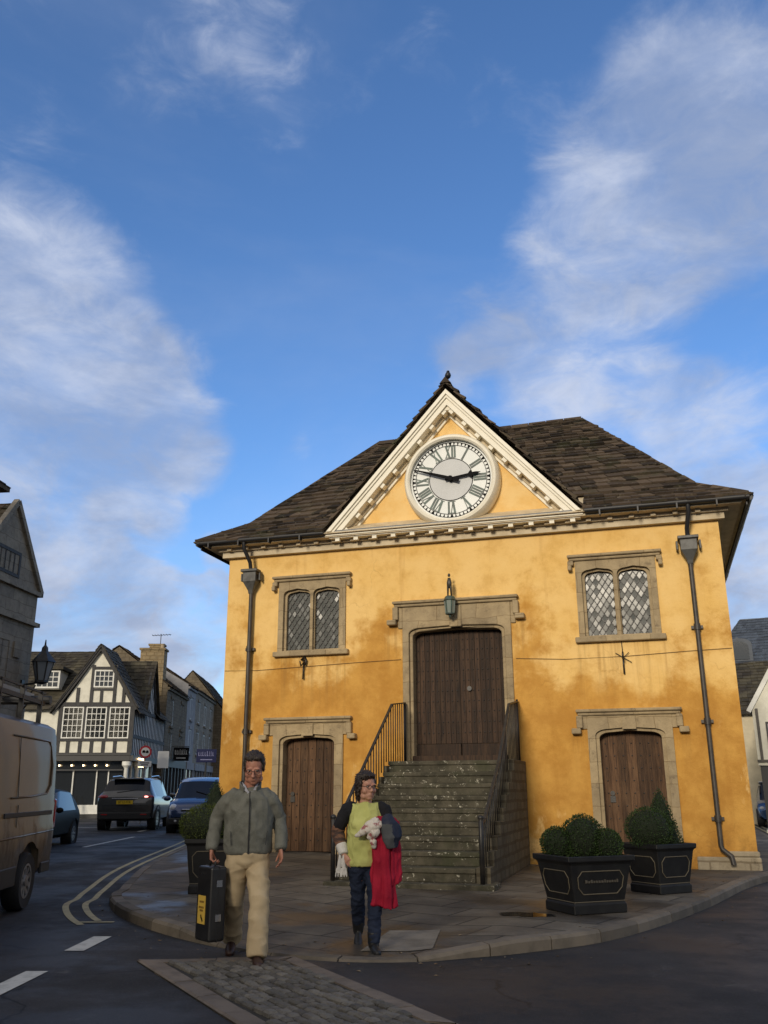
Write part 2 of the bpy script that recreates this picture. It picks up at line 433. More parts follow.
# cloud banks: (direction, cosine at the rim, strength)
BANKS = [((-0.584, 0.67, 0.458), 0.98633, 0.31), ((-0.556, 0.72, 0.415), 0.98712, 0.344), ((-0.52, 0.763, 0.383), 0.99087, 0.327), ((-0.485, 0.8, 0.353), 0.99609, 0.327), ((-0.583, 0.737, 0.341), 0.98552, 0.31), ((-0.607, 0.748, 0.269), 0.99162, 0.56), ((-0.558, 0.618, 0.553), 0.99219, 0.12), ((-0.45, 0.828, 0.336), 0.99905, 0.189), ((-0.512, 0.706, 0.489), 0.99557, 0.138), ((-0.058, 0.864, 0.5), 0.99326, 0.206), ((-0.006, 0.843, 0.539), 0.98997, 0.258), ((0.042, 0.819, 0.573), 0.98918, 0.258), ((0.083, 0.793, 0.604), 0.98979, 0.258), ((0.13, 0.772, 0.622), 0.99264, 0.258), ((0.145, 0.821, 0.552), 0.98993, 0.224), ((0.076, 0.852, 0.517), 0.98906, 0.189), ((-0.021, 0.891, 0.454), 0.99326, 0.172), ((0.043, 0.737, 0.674), 0.99842, 0.105), ((-0.156, 0.862, 0.482), 0.99761, 0.292), ((-0.13, 0.893, 0.43), 0.99684, 0.31), ((-0.077, 0.904, 0.421), 0.99761, 0.31), ((-0.17, 0.872, 0.459), 0.99921, 0.172), ((-0.001, 0.919, 0.394), 0.99619, 0.275), ((0.064, 0.928, 0.366), 0.99633, 0.31), ((0.119, 0.916, 0.383), 0.99723, 0.31), ((0.061, 0.94, 0.337), 0.99836, 0.258), ((0.092, 0.95, 0.298), 0.99954, 0.4), ((0.11, 0.968, 0.225), 0.99487, 0.78), ((0.129, 0.95, 0.283), 0.99822, 0.56), ((0.095, 0.98, 0.176), 0.99793, 0.66), ((-0.596, 0.78, 0.19), 0.99569, 0.7), ((-0.555, 0.81, 0.188), 0.9964, 0.72), ((-0.512, 0.84, 0.18), 0.99706, 0.7), ((-0.476, 0.865, 0.155), 0.99703, 0.66), ((-0.448, 0.869, 0.209), 0.99957, 0.76), ((-0.493, 0.825, 0.276), 0.99922, 0.44), ((-0.448, 0.858, 0.252), 0.99957, 0.46), ((-0.531, 0.836, 0.142), 0.99355, 0.62), ((-0.373, 0.855, 0.36), 0.99902, 0.224), ((-0.332, 0.87, 0.364), 0.99933, 0.189), ((-0.377, 0.613, 0.694), 0.9951, 0.065), ((-0.323, 0.633, 0.704), 0.99794, 0.076), ((-0.43, 0.614, 0.662), 0.99909, 0.071), ((-0.443, 0.578, 0.686), 0.98899, 0.094), ((-0.3, 0.655, 0.694), 0.99263, 0.094), ((0.115, 0.731, 0.672), 0.98899, 0.16), ((-0.002, 0.786, 0.619), 0.98691, 0.1), ((-0.538, 0.66, 0.525), 0.99263, 0.12), ((-0.409, 0.825, 0.389), 0.99854, 0.12), ((-0.206, 0.878, 0.433), 0.99854, 0.12), ((-0.568, 0.799, 0.197), 0.99724, 0.46), ((-0.461, 0.865, 0.198), 0.99915, 0.46)]
acc = None
for d, rim, s in BANKS:
    v = Vector(d).normalized()
    dp = wn('ShaderNodeVectorMath', operation='DOT_PRODUCT'); L(gen, dp.inputs[0]); dp.inputs[1].default_value = v
    w = wrange(dp.outputs['Value'], rim, 1.0-(1-rim)*.02, 0, s)
    acc = w if acc is None else wmath('ADD', acc, w)
acc = wmath('MINIMUM', acc, .60)
fb = wnoise(4.2, 8, .56, (1,1,1.9), (0,.25,.2), .4)
fine = wnoise(13, 9, .62, (1,1,1.9), (.1,.3,0), .5)
dens = wmath('ADD', wmath('ADD', fb, wmath('MULTIPLY', wmath('SUBTRACT', fine, .5), .62)), acc)
sep = wn('ShaderNodeSeparateXYZ'); L(gen, sep.inputs[0])
cover = wmath('ADD', wrange(dens, .60, 1.16, 0, .88), wrange(wnoise(1.7, 6, .6, (1,1,2.4), (.3,0,0), .6, (2,5,1)), .46, .72, 0, .13))
cover = wmath('MULTIPLY', cover, wmath('ADD', .62, wrange(fine, .35, .75, 0, .34)))
low = wrange(sep.outputs[2], 0, .36, .62, 0)
behind = wmath('MULTIPLY', wrange(sep.outputs[1], .48, -.05), wrange(fb, .25, .6, .60, 1.0))   # unseen cloud bank added on the sun's side to neutralise the blue shade
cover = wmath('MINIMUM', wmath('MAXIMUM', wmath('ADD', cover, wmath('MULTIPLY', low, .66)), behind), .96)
bright = wrange(wnoise(3.6, 8, .6, (1,1,2.2), (0,0,.6), .4, (3,1,2)), .36, .66)
cc = wn('ShaderNodeMix', data_type='RGBA'); L(bright, cc.inputs[0])
bright = wmath('ADD', wmath('MULTIPLY', bright, .62), wmath('ADD', wrange(dens, 1.12, .84, 0, .36), wrange(sep.outputs[2], .44, .26, 0, .5)))
CLOUD_K = 4.9
cc.inputs[6].default_value = (.46*CLOUD_K,.56*CLOUD_K,.80*CLOUD_K,1); cc.inputs[7].default_value = (.86*CLOUD_K,.94*CLOUD_K,1.14*CLOUD_K,1)
skc = wn('ShaderNodeMix', data_type='RGBA', blend_type='MULTIPLY'); skc.inputs[0].default_value = 1; L(sky.outputs[0], skc.inputs[6]); skc.inputs[7].default_value = (.74,.99,1.31,1)
mx = wn('ShaderNodeMix', data_type='RGBA'); L(cover, mx.inputs[0]); L(skc.outputs[2], mx.inputs[6]); L(cc.outputs[2], mx.inputs[7])
bg = wn('ShaderNodeBackground'); warm = wn('ShaderNodeMix', data_type='RGBA', blend_type='MULTIPLY'); L(behind, warm.inputs[0]); L(mx.outputs[2], warm.inputs[6]); warm.inputs[7].default_value = (1.30,1.08,.80,1)  # warm boost for the added, unseen cloud bank
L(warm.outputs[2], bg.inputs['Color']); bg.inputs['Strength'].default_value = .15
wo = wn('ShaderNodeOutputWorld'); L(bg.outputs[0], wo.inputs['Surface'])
sl = bpy.data.lights.new('sun', 'SUN'); sl.energy = 2.6; sl.angle = R(12); sl.color = (1,.88,.70)
so = bpy.data.objects.new('sun', sl); COL.objects.link(so)
sd = Vector((math.sin(SUN_AZ)*math.cos(SUN_EL), math.cos(SUN_AZ)*math.cos(SUN_EL), math.sin(SUN_EL)))
so.rotation_euler = sd.to_track_quat('Z', 'Y').to_euler()
S.view_settings.view_transform = 'Standard'; S.view_settings.look = 'None'; S.view_settings.exposure = 0; S.view_settings.gamma = 1
S.cycles.use_denoising = True
S.cycles.max_bounces = 6
# ------------------------------------------------------------------ ground
FX, FY = -.62, .78
def zg(x, y):
    s = (x-CX)*FX + (y-CY)*FY
    t = min(1, max(0, (s-14)/12)); t = t*t*(3-2*t)
    k = min(1, max(0, (5-x)/8)); k = k*k*(3-2*k)
    return .15*t*k
def grid_sheet(name, mat, xs, ys, dz):
    mb = MB(); vs = [(x, y, zg(x, y)+dz) for y in ys for x in xs]; n = len(xs)
    mb.add(vs, [(j*n+i, j*n+i+1, (j+1)*n+i+1, (j+1)*n+i) for j in range(len(ys)-1) for i in range(n-1)])
    o = mb.build(name, mat, smooth=True); return setting(o)
xs = [-900,-300,-120,-70] + [-50+2*i for i in range(41)] + [40,60,120,300,900]
ys = [-300,-100,-60] + [-40+2*i for i in range(56)] + [90,140,300,900,1600]
grid_sheet('road', ASPH, xs, ys, 0)
# pavement round the market house: outer line of the kerb, anticlockwise
KL = [(-16.5,26),(-11.2,12),(-8.2,4.65),(-6.03,-1.57),(-4.6,-4.75),(-4.08,-5.78),(-3.82,-6.39),(-3.07,-7.36),(-2.27,-8.14),(-1.5,-8.75),(-.7,-9.25),(.2,-9.62),(.9,-9.68),(1.5,-9.5),
      (1.95,-9.15),(2.36,-8.79),(3.08,-7.92),(3.68,-6.55),(4.34,-4.5),(4.88,-2.41),(5.3,-1.09),(5.75,.1),(6.2,2),(6.6,6),(6.9,12),(7.2,26)]
def smooth_line(pts, k=4):
    out = []
    P = [Vector((*p, 0)) for p in pts]
    for i in range(len(P)-1):
        a, b, c, d = P[max(i-1,0)], P[i], P[i+1], P[min(i+2,len(P)-1)]
        for j in range(k):
            t = j/k
            out.append(.5*((2*b)+(c-a)*t+(2*a-5*b+4*c-d)*t*t+(3*b-a-3*c+d)*t**3))
    out.append(P[-1]); return out
KP = smooth_line(KL, 5)
def kh(p):                                   # kerb upstand, dropped where people cross
    d = (p.x+.3)/1.0
    drop = max(0, 1-max(0, abs(p.x-.45)-.95)/.9) if p.y < -8.4 else 0
    return .125 - .10*min(1, drop)
def offs(i, d):
    a, b = KP[max(i-1,0)], KP[min(i+1,len(KP)-1)]; t = (b-a).normalized()
    return KP[i] + Vector((-t.y, t.x, 0))*d
# kerb stones: one course of separate blocks
mb = MB(); seg = 0; acc_len = 0; start = 0
i = 0
while i < len(KP)-1:
    j = i; ln = 0
    while j < len(KP)-1 and ln < .72:
        ln += (KP[j+1]-KP[j]).length; j += 1
    rings = []
    dz = rng.uniform(-.006,.006)
    for k in range(i, j+1):
        e = .006 if k in (i, j) else 0
        o0, o1 = offs(k, 0), offs(k, .16)
        if k in (i, j):
            tt = (KP[min(k+1,len(KP)-1)]-KP[max(k-1,0)]).normalized()*(.007 if k == i else -.007)
            o0 = o0+tt; o1 = o1+tt
        z0 = zg(o0.x, o0.y); h = kh(KP[k])+dz
        rings.append([(o0.x, o0.y, z0-.15), (o0.x, o0.y, z0+h-.03), (o0.x*.85+o1.x*.15, o0.y*.85+o1.y*.15, z0+h), (o1.x, o1.y, z0+h+.004), (o1.x, o1.y, z0-.15)])
    mb.ring(rings); i = j
setting(mb.build('kerb', KERBM))
# pavement sheet, fanned from the kerb's inner edge to the building
def zp(x, y):                                # rises a little towards the left of the house front
    near = max(0, 1-max(0, -y)/6.5) if y < 0 else 1
    return zg(x, y) + .12 + near*(.11*min(1, max(0, (2.5-x)/5))) * (1 if y < .5 else .6)
mb = MB(); rows = []
for k in range(len(KP)):
    o1 = offs(k, .16); c = Vector((max(-4.5, min(4.8, o1.x*.5)), max(1.0, min(24, o1.y)), 0)); row = []
    for q in range(13):
        t = q/12; p = o1.lerp(c, t)
        zk = zg(o1.x, o1.y)+kh(KP[k])-.002
        w = min(1, t*2.2) 
        row.append((p.x, p.y, zk*(1-w)+zp(p.x, p.y)*w))
    rows.append(row)
mb.ring(rows, caps=False, close=False)
setting(mb.build('pavement', PAVE, smooth=True))
from mathutils.bvhtree import BVHTree
PBVH = BVHTree.FromPolygons([tuple(v) for v in mb.v], mb.f)
def pz(x, y):
    h = PBVH.ray_cast(Vector((x, y, 3)), Vector((0, 0, -1)))
    return h[0].z if h[0] is not None else zg(x, y)
# pale repaired slab where the couple walk
SLABM = M('pale_concrete_slab', (.235,.21,.17), .85, (.13,.115,.09), 2.2, .36, .66, bump=.3)
mb = MB(); n = 14; qd = [(.86,-9.28),(1.55,-9.12),(1.36,-7.95),(.82,-8.1)]
vs = []
for a in range(n+1):
    for b in range(n+1):
        u, v = a/n, b/n
        x = (qd[0][0]*(1-u)+qd[1][0]*u)*(1-v)+(qd[3][0]*(1-u)+qd[2][0]*u)*v
        y = (qd[0][1]*(1-u)+qd[1][1]*u)*(1-v)+(qd[3][1]*(1-u)+qd[2][1]*u)*v
        vs.append((x, y, pz(x, y)+.007))
mb.add(vs, [(a*(n+1)+b, a*(n+1)+b+1, (a+1)*(n+1)+b+1, (a+1)*(n+1)+b) for a in range(n) for b in range(n)])
setting(mb.build('paving_slab', SLABM))
# painted lines
def strip(name, pts, w, mat, dz=.006):
    P = [Vector((*p, 0)) for p in pts]; mb = MB(); rows = []
    for k, p in enumerate(P):
        t = (P[min(k+1,len(P)-1)]-P[max(k-1,0)]).normalized(); nn = Vector((-t.y, t.x, 0))*w/2
        rows.append([(q.x, q.y, zg(q.x, q.y)+dz) for q in (p-nn, p+nn)])
    mb.ring(rows, caps=False, close=False)
    return setting(mb.build(name, mat))
for d in (-.32, -.58):
    pts = []
    for k in range(0, len(KP)):
        p = offs(k, d)
        if p.x < -2.9 and p.y > -8.3 and p.x < 0: pts.append((p.x, p.y))
    strip('yellow_line', pts, .085, YELLOWL)
strip('yellow_line', [(-3.16,-8.12),(-2.72,-7.98)], .085, YELLOWL, .0095)
for d in (-.30, -.52):
    pts = [(p.x, p.y) for p in (offs(k, d) for k in range(len(KP))) if p.x > 4.9 and p.y > 1.2]
    strip('yellow_line', pts, .08, YELLOWL)
for pts, w in [([(-2.22,-8.98),(-1.98,-9.85)], .2), ([(-1.66,-10.85),(-1.40,-11.85)], .2), ([(-1.05,-12.9),(-.8,-13.9)], .2)]:
    strip('white_dash', pts, w, WHITEL)
for a, b in [((-10.4,2.6),(-11.9,7.4)), ((-13.7,10.6),(-14.2,12.2)), ((-8.2,-3.6),(-9.1,-.9)), ((-16.2,15.5),(-17.4,18.8))]:
    strip('white_dash', [a, ((a[0]+b[0])/2, (a[1]+b[1])/2), b], .12, WHITEL)
strip('white_dash', [(-19.0,12.8),(-15.2,14.3),(-12.5,15.2)], .22, WHITEL)
strip('white_dash', [(-14.3,5.5),(-14.6,7.2),(-15.5,8.6),(-17.0,9.3)], .1, WHITEL)
strip('white_dash', [(-13.9,5.6),(-14.2,7.4),(-15.2,8.9),(-16.9,9.7)], .1, WHITEL)
# iron drain-like patches are left to the asphalt; the cobbled island
isl = [(-1.05,-10.2),(.34,-9.66),(2.36,-11.72),(4.9,-14.4),(3.26,-14.45)]
mb = MB(); mb.poly([isl], lambda u, v, d: (u, v, d), .0, .012); setting(mb.build('cobble_bed', SETTBED))
mb = MB()
def inside(p, poly, m):
    for i in range(len(poly)):
        a = Vector(poly[i]); b = Vector(poly[(i+1)%len(poly)]); e = (b-a).normalized()
        if (p.x-a.x)*e.y-(p.y-a.y)*e.x < m: return False
    return True
ca, sa = math.cos(-.72), math.sin(-.72)
row = 0; v = -6
while v < 6:
    u = -6 + (row % 2)*.08
    while u < 6:
        w = rng.uniform(.10,.155); h = rng.uniform(.085,.098)
        c = Vector((1.2+ca*(u+w/2)-sa*(v+.05), -11.8+sa*(u+w/2)+ca*(v+.05)))
        if inside(c, isl, .20):
            hh = rng.uniform(.018,.03); q = rng.uniform(-.05,.05) - .72
            T = Matrix.Translation((c.x, c.y, hh/2+.008)) @ Matrix.Rotation(q, 4, 'Z') @ Matrix.Rotation(rng.uniform(-.04,.04), 4, 'X') @ Matrix.Rotation(rng.uniform(-.04,.04), 4, 'Y')
            a, b = w/2-.006, h/2-.006; e = .014
            vs = [(-a,-b,-.02),(a,-b,-.02),(a,b,-.02),(-a,b,-.02),(-a,-b,hh-e),(a,-b,hh-e),(a,b,hh-e),(-a,b,hh-e),(-a+e,-b+e,hh),(a-e,-b+e,hh),(a-e,b-e,hh),(-a+e,b-e,hh)]
            mb.add([T @ Vector(p) for p in vs], [(0,1,5,4),(1,2,6,5),(2,3,7,6),(3,0,4,7),(4,5,9,8),(5,6,10,9),(6,7,11,10),(7,4,8,11),(8,9,10,11)])
        u += w+.006
    v += .10; row += 1
setting(mb.build('cobbles', SETT, smooth=False))
mb = MB()
for i in range(len(isl)):
    a = Vector((*isl[i],0)); b = Vector((*isl[(i+1)%len(isl)],0)); e = (b-a); Ln = e.length; e.normalize(); nn = Vector((-e.y, e.x, 0))
    if nn.dot(Vector((1.3,-11.8,0))-a) < 0: nn = -nn
    k = max(1, round(Ln/.62))
    for q in range(k):
        p0 = a+e*(Ln*q/k+.006); p1 = a+e*(Ln*(q+1)/k-.006)
        h = .026+rng.uniform(-.003,.003)
        ins0 = .15 if q == 0 else 0
        r0 = [(p0.x,p0.y,-.05),(p0.x,p0.y,h-.012),(p0.x+nn.x*.02,p0.y+nn.y*.02,h),(p0.x+nn.x*.17+e.x*ins0,p0.y+nn.y*.17+e.y*ins0,h),(p0.x+nn.x*.17+e.x*ins0,p0.y+nn.y*.17+e.y*ins0,-.05)]
        ins1 = .15 if q == k-1 else 0
        r1 = [(p1.x,p1.y,-.05),(p1.x,p1.y,h-.012),(p1.x+nn.x*.02,p1.y+nn.y*.02,h),(p1.x+nn.x*.17-e.x*ins1,p1.y+nn.y*.17-e.y*ins1,h),(p1.x+nn.x*.17-e.x*ins1,p1.y+nn.y*.17-e.y*ins1,-.05)]
        mb.ring([r0, r1])
setting(mb.build('cobble_edging', PINKK))

# ------------------------------------------------------------------ market house
HW, DEPTH, EZ = 5.4, 8.6, 6.95
house = thing('market_house', 'ochre limewashed market hall with white clock pediment and stone slate roof', 'market hall')
openings = [(-3.31,.77,4.40,6.0),(3.31,.77,4.40,6.0),(-3.34,.74,0,2.8),(3.34,.74,0,2.8),(-.04,1.12,2.0,5.0)]
def wall_grid(holes, x0, x1, z0, z1, y, ext=.42):
    X = sorted({x0, x1} | {h[0]-h[1] for h in holes} | {h[0]+h[1] for h in holes}); Z = sorted({z0, z1} | {h[2] for h in holes} | {h[3] for h in holes})
    mb = MB()
    inh = lambda x, z: any(abs(x-h[0]) < h[1] and h[2] < z < h[3] for h in holes)
    for i in range(len(X)-1):
        for j in range(len(Z)-1):
            if not inh((X[i]+X[i+1])/2, (Z[j]+Z[j+1])/2):
                mb.add([(X[i],y,Z[j]),(X[i+1],y,Z[j]),(X[i+1],y,Z[j+1]),(X[i],y,Z[j+1])], [(0,1,2,3)])
    for cx, h, a, b in holes:
        l, r = cx-h, cx+h
        mb.add([(l,y,a),(r,y,a),(r,y,b),(l,y,b),(l,y+ext,a),(r,y+ext,a),(r,y+ext,b),(l,y+ext,b)], [(0,4,5,1),(1,5,6,2),(2,6,7,3),(3,7,4,0)])
    return mb
mb = wall_grid(openings, -HW, HW, -.1, EZ, 0)
mb.add([(-HW,0,-.1),(-HW,DEPTH,-.1),(HW,DEPTH,-.1),(HW,0,-.1),(-HW,0,EZ),(-HW,DEPTH,EZ),(HW,DEPTH,EZ),(HW,0,EZ)], [(0,4,5,1),(1,5,6,2),(2,6,7,3)])
mb.build('wall', PL, house)
mb = MB()     # plinth stones at the right corner and thin course elsewhere
mb.bx(4.35, HW+.05, -.06, .25, -.1, .34); mb.bx(4.9, HW+.035, -.045, .25, .345, .44)
mb.bx(HW-.2, HW+.05, .255, DEPTH, -.1, .34)
mb.build('plinth', PLINTH, house, bevel=.02)
# stone surrounds -----------------------------------------------------
def arch_top(l, r, zb, zt, rise=.16, shoulder=.2, n=6):
    """four-centred opening outline from bottom-left up and over to bottom-right"""
    P = [(l, zb)]
    for k in range(n+1):
        a = PI/2*k/n
        P.append((l+shoulder*(1-math.cos(a)), zt-rise+ rise*.8*math.sin(a)))
    m = (l+r)/2
    P.append((m, zt))
    for k in range(n, -1, -1):
        a = PI/2*k/n
        P.append((r-shoulder*(1-math.cos(a)), zt-rise+ rise*.8*math.sin(a)))
    P.append((r, zb)); return P
def door_surround(cx, hw, zb, zt, ow, oz, parent, lw):
    mb = MB()
    inner = arch_top(cx-hw, cx+hw, zb, zt, .14, .22); mid = arch_top(cx-hw-.07, cx+hw+.07, zb, zt+.06, .15, .25)
    outer = [(cx-ow, zb), (cx-ow, oz), (cx+ow, oz), (cx+ow, zb)]
    mb.poly([outer + mid[::-1]], XZ, -.05, .41)
    for s in (-1, 1): mb.bx(min(cx+s*(ow+.002), cx+s*lw), max(cx+s*(ow+.002), cx+s*lw), -.045, .01, zt+.04, oz)
    mb.poly([[(cx-hw-.069, zb)] + mid[1:-1] + [(cx+hw+.069, zb)] + inner[::-1]], XZ, .02, .40)
    # keystone-like block above the arch
    mb.bx(cx-.13, cx+.13, -.085, -.052, zt+.02, oz-.04)
    return mb.build('stone_surround', STONE, parent, bevel=.012)
def hood(cx, hw, z, drop, parent, stop=.14, d=.17, out=True):
    mb = MB()
    mb.bx(cx-hw, cx+hw, -d, .02, z-.06, z); mb.bx(cx-hw+.03, cx+hw-.03, -d+.05, .02, z-.12, z-.062)
    for s in (-1, 1):
        x = cx+s*(hw-.06)
        mb.bx(x-.06, x+.06, -d+.03, .02, z-drop, z-.122)
        if out: mb.bx(min(x-.02*s, x+s*stop), max(x-.02*s, x+s*stop), -d-.01, .02, z-drop-.11, z-drop-.002)
    return mb.build('hood_mould', STONE, parent, bevel=.015)
def planks(cx, hw, zb, zt, y, n, mat, name, rise=.14, rail=True):
    mb = MB(); w = 2*hw/n
    for k in range(n):
        a = cx-hw+k*w; b = a+w; m = (a+b)/2; e = abs(m-cx)/hw
        top = zt-.01
        mb.bx(a+.006, b-.006, y+rng.uniform(-.004,.004), y+.05, zb, top)
        mb.bx(b-.010, b+.010, y+.02, y+.04, zb, top-.02)
    return mb
def studs(mb, cx, hw, z0, z1, y, n, rows):
    for k in range(n):
        for r in range(rows):
            mb.sphere((cx-hw+(k+.5)*2*hw/n, y, z0+(z1-z0)*(r+.5)/rows), (.014,.012,.014), 6, 4)
for side in (-1, 1):
    cx = side*3.34
    d = planks(cx, .62, .16 if side > 0 else .30, 2.66, .26, 7, DOORB, 'door').build('door', DOORB, house)
    m = MB(); studs(m, cx, .58, .4, 2.5, .25, 7, 9); m.build('stud', IRON, d)
    m = MB(); m.lathe([(.045,-.02),(.045,0),(.02,.01)], 14, 'y', (cx-.42, .24, 1.45)); m.bx(cx-.47, cx-.37, .235, .255, 1.28, 1.40); m.build('latch', IRON, d)
    door_surround(cx, .585, .1, 2.62, .80, 2.93, house, .93)
    hood(cx, 1.0, 3.03, .36, house, .16, .15)
m = MB(); m.bx(-4.1,-2.6,-.25,.3,.10,.27); m.build('threshold', PALEREND, house, bevel=.015)
cx = -.04
for s in (-1, 1):
    dd = planks(cx+s*.49, .485, 2.44, 4.86, .28, 9, DOORW, 'door')
    dd.bx(cx+s*.49-.478, cx+s*.49+.478, .235, .275, 2.20, 2.43)
    d = dd.build('door', DOORW, house)
    m = MB(); studs(m, cx+s*.49, .47, 2.55, 4.7, .27, 9, 10); m.build('stud', IRON, d)
    if s > 0:
        m = MB(); m.lathe([(.05,-.03),(.05,-.015),(.03,0)], 14, 'y', (cx+.2,.25,3.55)); m.build('door_knob', IRON, d)
m = MB(); m.bx(cx-.98, cx+.98, -.02, .4, 2.0, 2.19); m.build('threshold', DOORW, house)
door_surround(cx, .96, 2.05, 4.80, 1.17, 5.32, house, 1.27)
hood(-.05, 1.36, 5.42, .40, house, .18, .16)
# windows --------------------------------------------------------------
def window(cx):
    zb, zt = 4.48, 5.83; ow = .80
    l1 = arch_top(cx-.62, cx-.055, zb, zt, .13, .13, 5); l2 = arch_top(cx+.055, cx+.62, zb, zt, .13, .13, 5)
    mb = MB(); mb.poly([[(cx-ow, zb-.02), (cx-ow, 6.06), (cx+ow, 6.06), (cx+ow, zb-.02)], arch_top(cx-.68, cx-.035, zb+.0, zt+.05, .14, .16, 5), arch_top(cx+.035, cx+.68, zb+.0, zt+.05, .14, .16, 5)], XZ, -.045, .22)
    mb.poly([[(cx-.70, zb+.001), (cx-.70, zt+.10), (cx+.70, zt+.10), (cx+.70, zb+.001)], l1[:1]+l1[1:], l2], XZ, .02, .22) if 0 else None
    fr = mb.build('window', STONE, house, bevel=.012)
    mb = MB()
    for lo, mid in ((l1, arch_top(cx-.679, cx-.036, zb, zt+.049, .14, .16, 5)), (l2, arch_top(cx+.036, cx+.679, zb, zt+.049, .14, .16, 5))):
        mb.poly([mid[:1]+mid[1:] , [(p[0], p[1]+(.02 if i in (0, len(lo)-1) else 0)) for i, p in enumerate(lo)]], XZ, .04, .2)
    mb.build('window_mullion', STONE, fr)
    # diamond quarries, each with its own slight tilt
    mb = MB(); ld = MB()
    for lx, rx in ((cx-.66, cx-.03), (cx+.03, cx+.66)):
        w = (rx-lx)/5; h = w*1.5; y = .13
        nz = int((zt-zb)/h)+2
        for i in range(-1, 7):
            for j in range(-1, nz*2+1):
                px = lx + i*w + (j % 2)*w/2; pz = zb + j*h/2
                P = [(px-w/2, pz), (px, pz-h/2), (px+w/2, pz), (px, pz+h/2)]
                if px < lx+.02 or px > rx-.02 or pz < zb-.05 or pz > zt+.06: continue
                tx, tz = rng.gauss(0,.0032), rng.gauss(0,.0032)
                mb.add([(max(lx,min(rx,a)), y+(a-px)*tx/w*2+(b-pz)*tz, max(zb-.02,min(zt+.08,b))) for a, b in P], [(0,1,2,3)])
        for i in range(-8, 14):
            for s in (-1, 1):
                x0 = lx+w/2 + i*w; z0 = zb
                # clip a slanting lead to the light
                dx = s*w/2; dz = h/2; t0 = 0; t1 = (zt-zb+.05)/dz
                if s > 0: t0 = max(t0, (lx-x0)/dx); t1 = min(t1, (rx-x0)/dx)
                else: t0 = max(t0, (rx-x0)/dx); t1 = min(t1, (lx-x0)/dx)
                if t1-t0 > .2: ld.bar((x0+dx*t0, y-.018, z0+dz*t0), (x0+dx*t1, y-.018, z0+dz*t1), .018, .014, (0,1,0))
    mb.build('window_pane', LEADGLASS, fr); ld.build('window_lead', IRON, fr)
    mb = MB(); mb.bx(cx-.88, cx+.88, -.12, .12, zb-.13, zb-.02); mb.build('window_sill', STONE, fr, bevel=.015)
    hood(cx, .94, 6.17, .22, house, .06, .15)
    return fr
window(-3.31); window(3.31)
# bed moulding, dentils and gutters along the eaves ---------------------
mb = MB()
mb.bx(-HW-.12, HW+.12, -.13, -.003, 6.70, 6.83); mb.bx(-HW-.2, HW+.2, -.20, -.003, 6.835, 6.90)
mb.bx(-HW-.12, -HW-.003, 0, DEPTH, 6.70, 6.83); mb.bx(HW+.003, HW+.12, 0, DEPTH, 6.70, 6.83)
mb.bx(-HW-.44, HW+.44, -.44, DEPTH+.44, 6.905, 6.945)
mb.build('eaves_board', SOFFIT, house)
mb = MB(); k = 0
x = -5.3
while x < 5.4:
    mb.bx(x-.05, x+.05, -.27, -.205, 6.835, 6.90); x += .43
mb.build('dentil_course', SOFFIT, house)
mb = MB()     # white horizontal cornice under the pediment
mb.bx(-2.85, 2.78, -.46, -.446, 6.93, 7.00); mb.bx(-2.85, 2.78, -.445, -.1, 6.956, 7.02); mb.bx(-2.78, 2.72, -.40, -.21, 6.885, 6.931)
mb.build('cornice', CREAM, house)
mb = MB(); mb.bx(-2.80, 2.72, -.44, .02, 7.022, 7.05); mb.build('lead_flashing', LEAD, house)
gb = MB(); mb = MB()     # black half round gutters with their brackets
for a, b in ((-5.98,-2.88),(2.82,5.98)):
    mb.tube([(a,-.52,6.99),(b,-.52,6.99)], .06, 10)
    x = a+.3
    while x < b: gb.bx(x-.015, x+.015, -.585, -.45, 6.86, 6.97); x += .75
for sx in (-1, 1):
    mb.tube([(sx*5.99,-.5,6.98),(sx*5.99,DEPTH+.5,6.98)], .06, 10)
build_all(mb, 'gutter', GUTTER, house, smooth=True, angle=40); build_all(gb, 'gutter_bracket', GUTTER, house)
mb = MB()
for sx in (-1, 1): mb.bx(sx*5.93-.012, sx*5.93+.012, -.44, DEPTH+.44, 6.85, 6.93)
build_all(mb, 'fascia_board', GUTTER, house)
# rainwater pipes
def pipe(x, xt, zb, shoe):
    mb = MB()
    mb.tube([(xt,-.5,6.95),(xt,-.48,6.80),(x,-.25,6.52),(x,-.2,6.38)], .045, 10)
    p = mb.build('downpipe', GUTTER, house, smooth=True, angle=50)
    m = MB(); m.ring([[(x-a,-.10-b*1.1,z),(x+a,-.10-b*1.1,z),(x+a,-.06,z),(x-a,-.06,z)] for a, b, z in ((.20,.20,6.36),(.20,.20,6.30),(.16,.16,6.29),(.16,.16,6.08),(.06,.08,5.88),(.05,.06,5.80))])
    m.bx(x-.24,x-.202,-.2,-.02,6.1,6.28); m.bx(x+.202,x+.24,-.2,-.02,6.1,6.28)
    m.build('rainwater_head', LEAD if 0 else PIPE2, p, bevel=.008)
    m = MB(); pts = [(x,-.12,5.85),(x,-.12,zb+.32)]
    if shoe: pts += [(x+.02,-.13,zb+.25),(x+.16,-.18,zb+.14),(x+.18,-.2,zb+.0)]
    m.tube(pts, .047, 10)
    for z in (4.55,2.75,1.0):
        m.tube([(x,-.12,z-.06),(x,-.12,z+.06)], .064, 10); m.bx(x-.11,x+.11,-.075,-.003,z-.03,z+.03)
    m.build('pipe_length', PIPE, p, smooth=True, angle=50)
PIPE2 = M('hopper_grey', (.085,.085,.08), .5, (.04,.038,.034), 6)
pipe(-4.76, -4.82, .25, False); pipe(4.78, 4.83, .22, True)
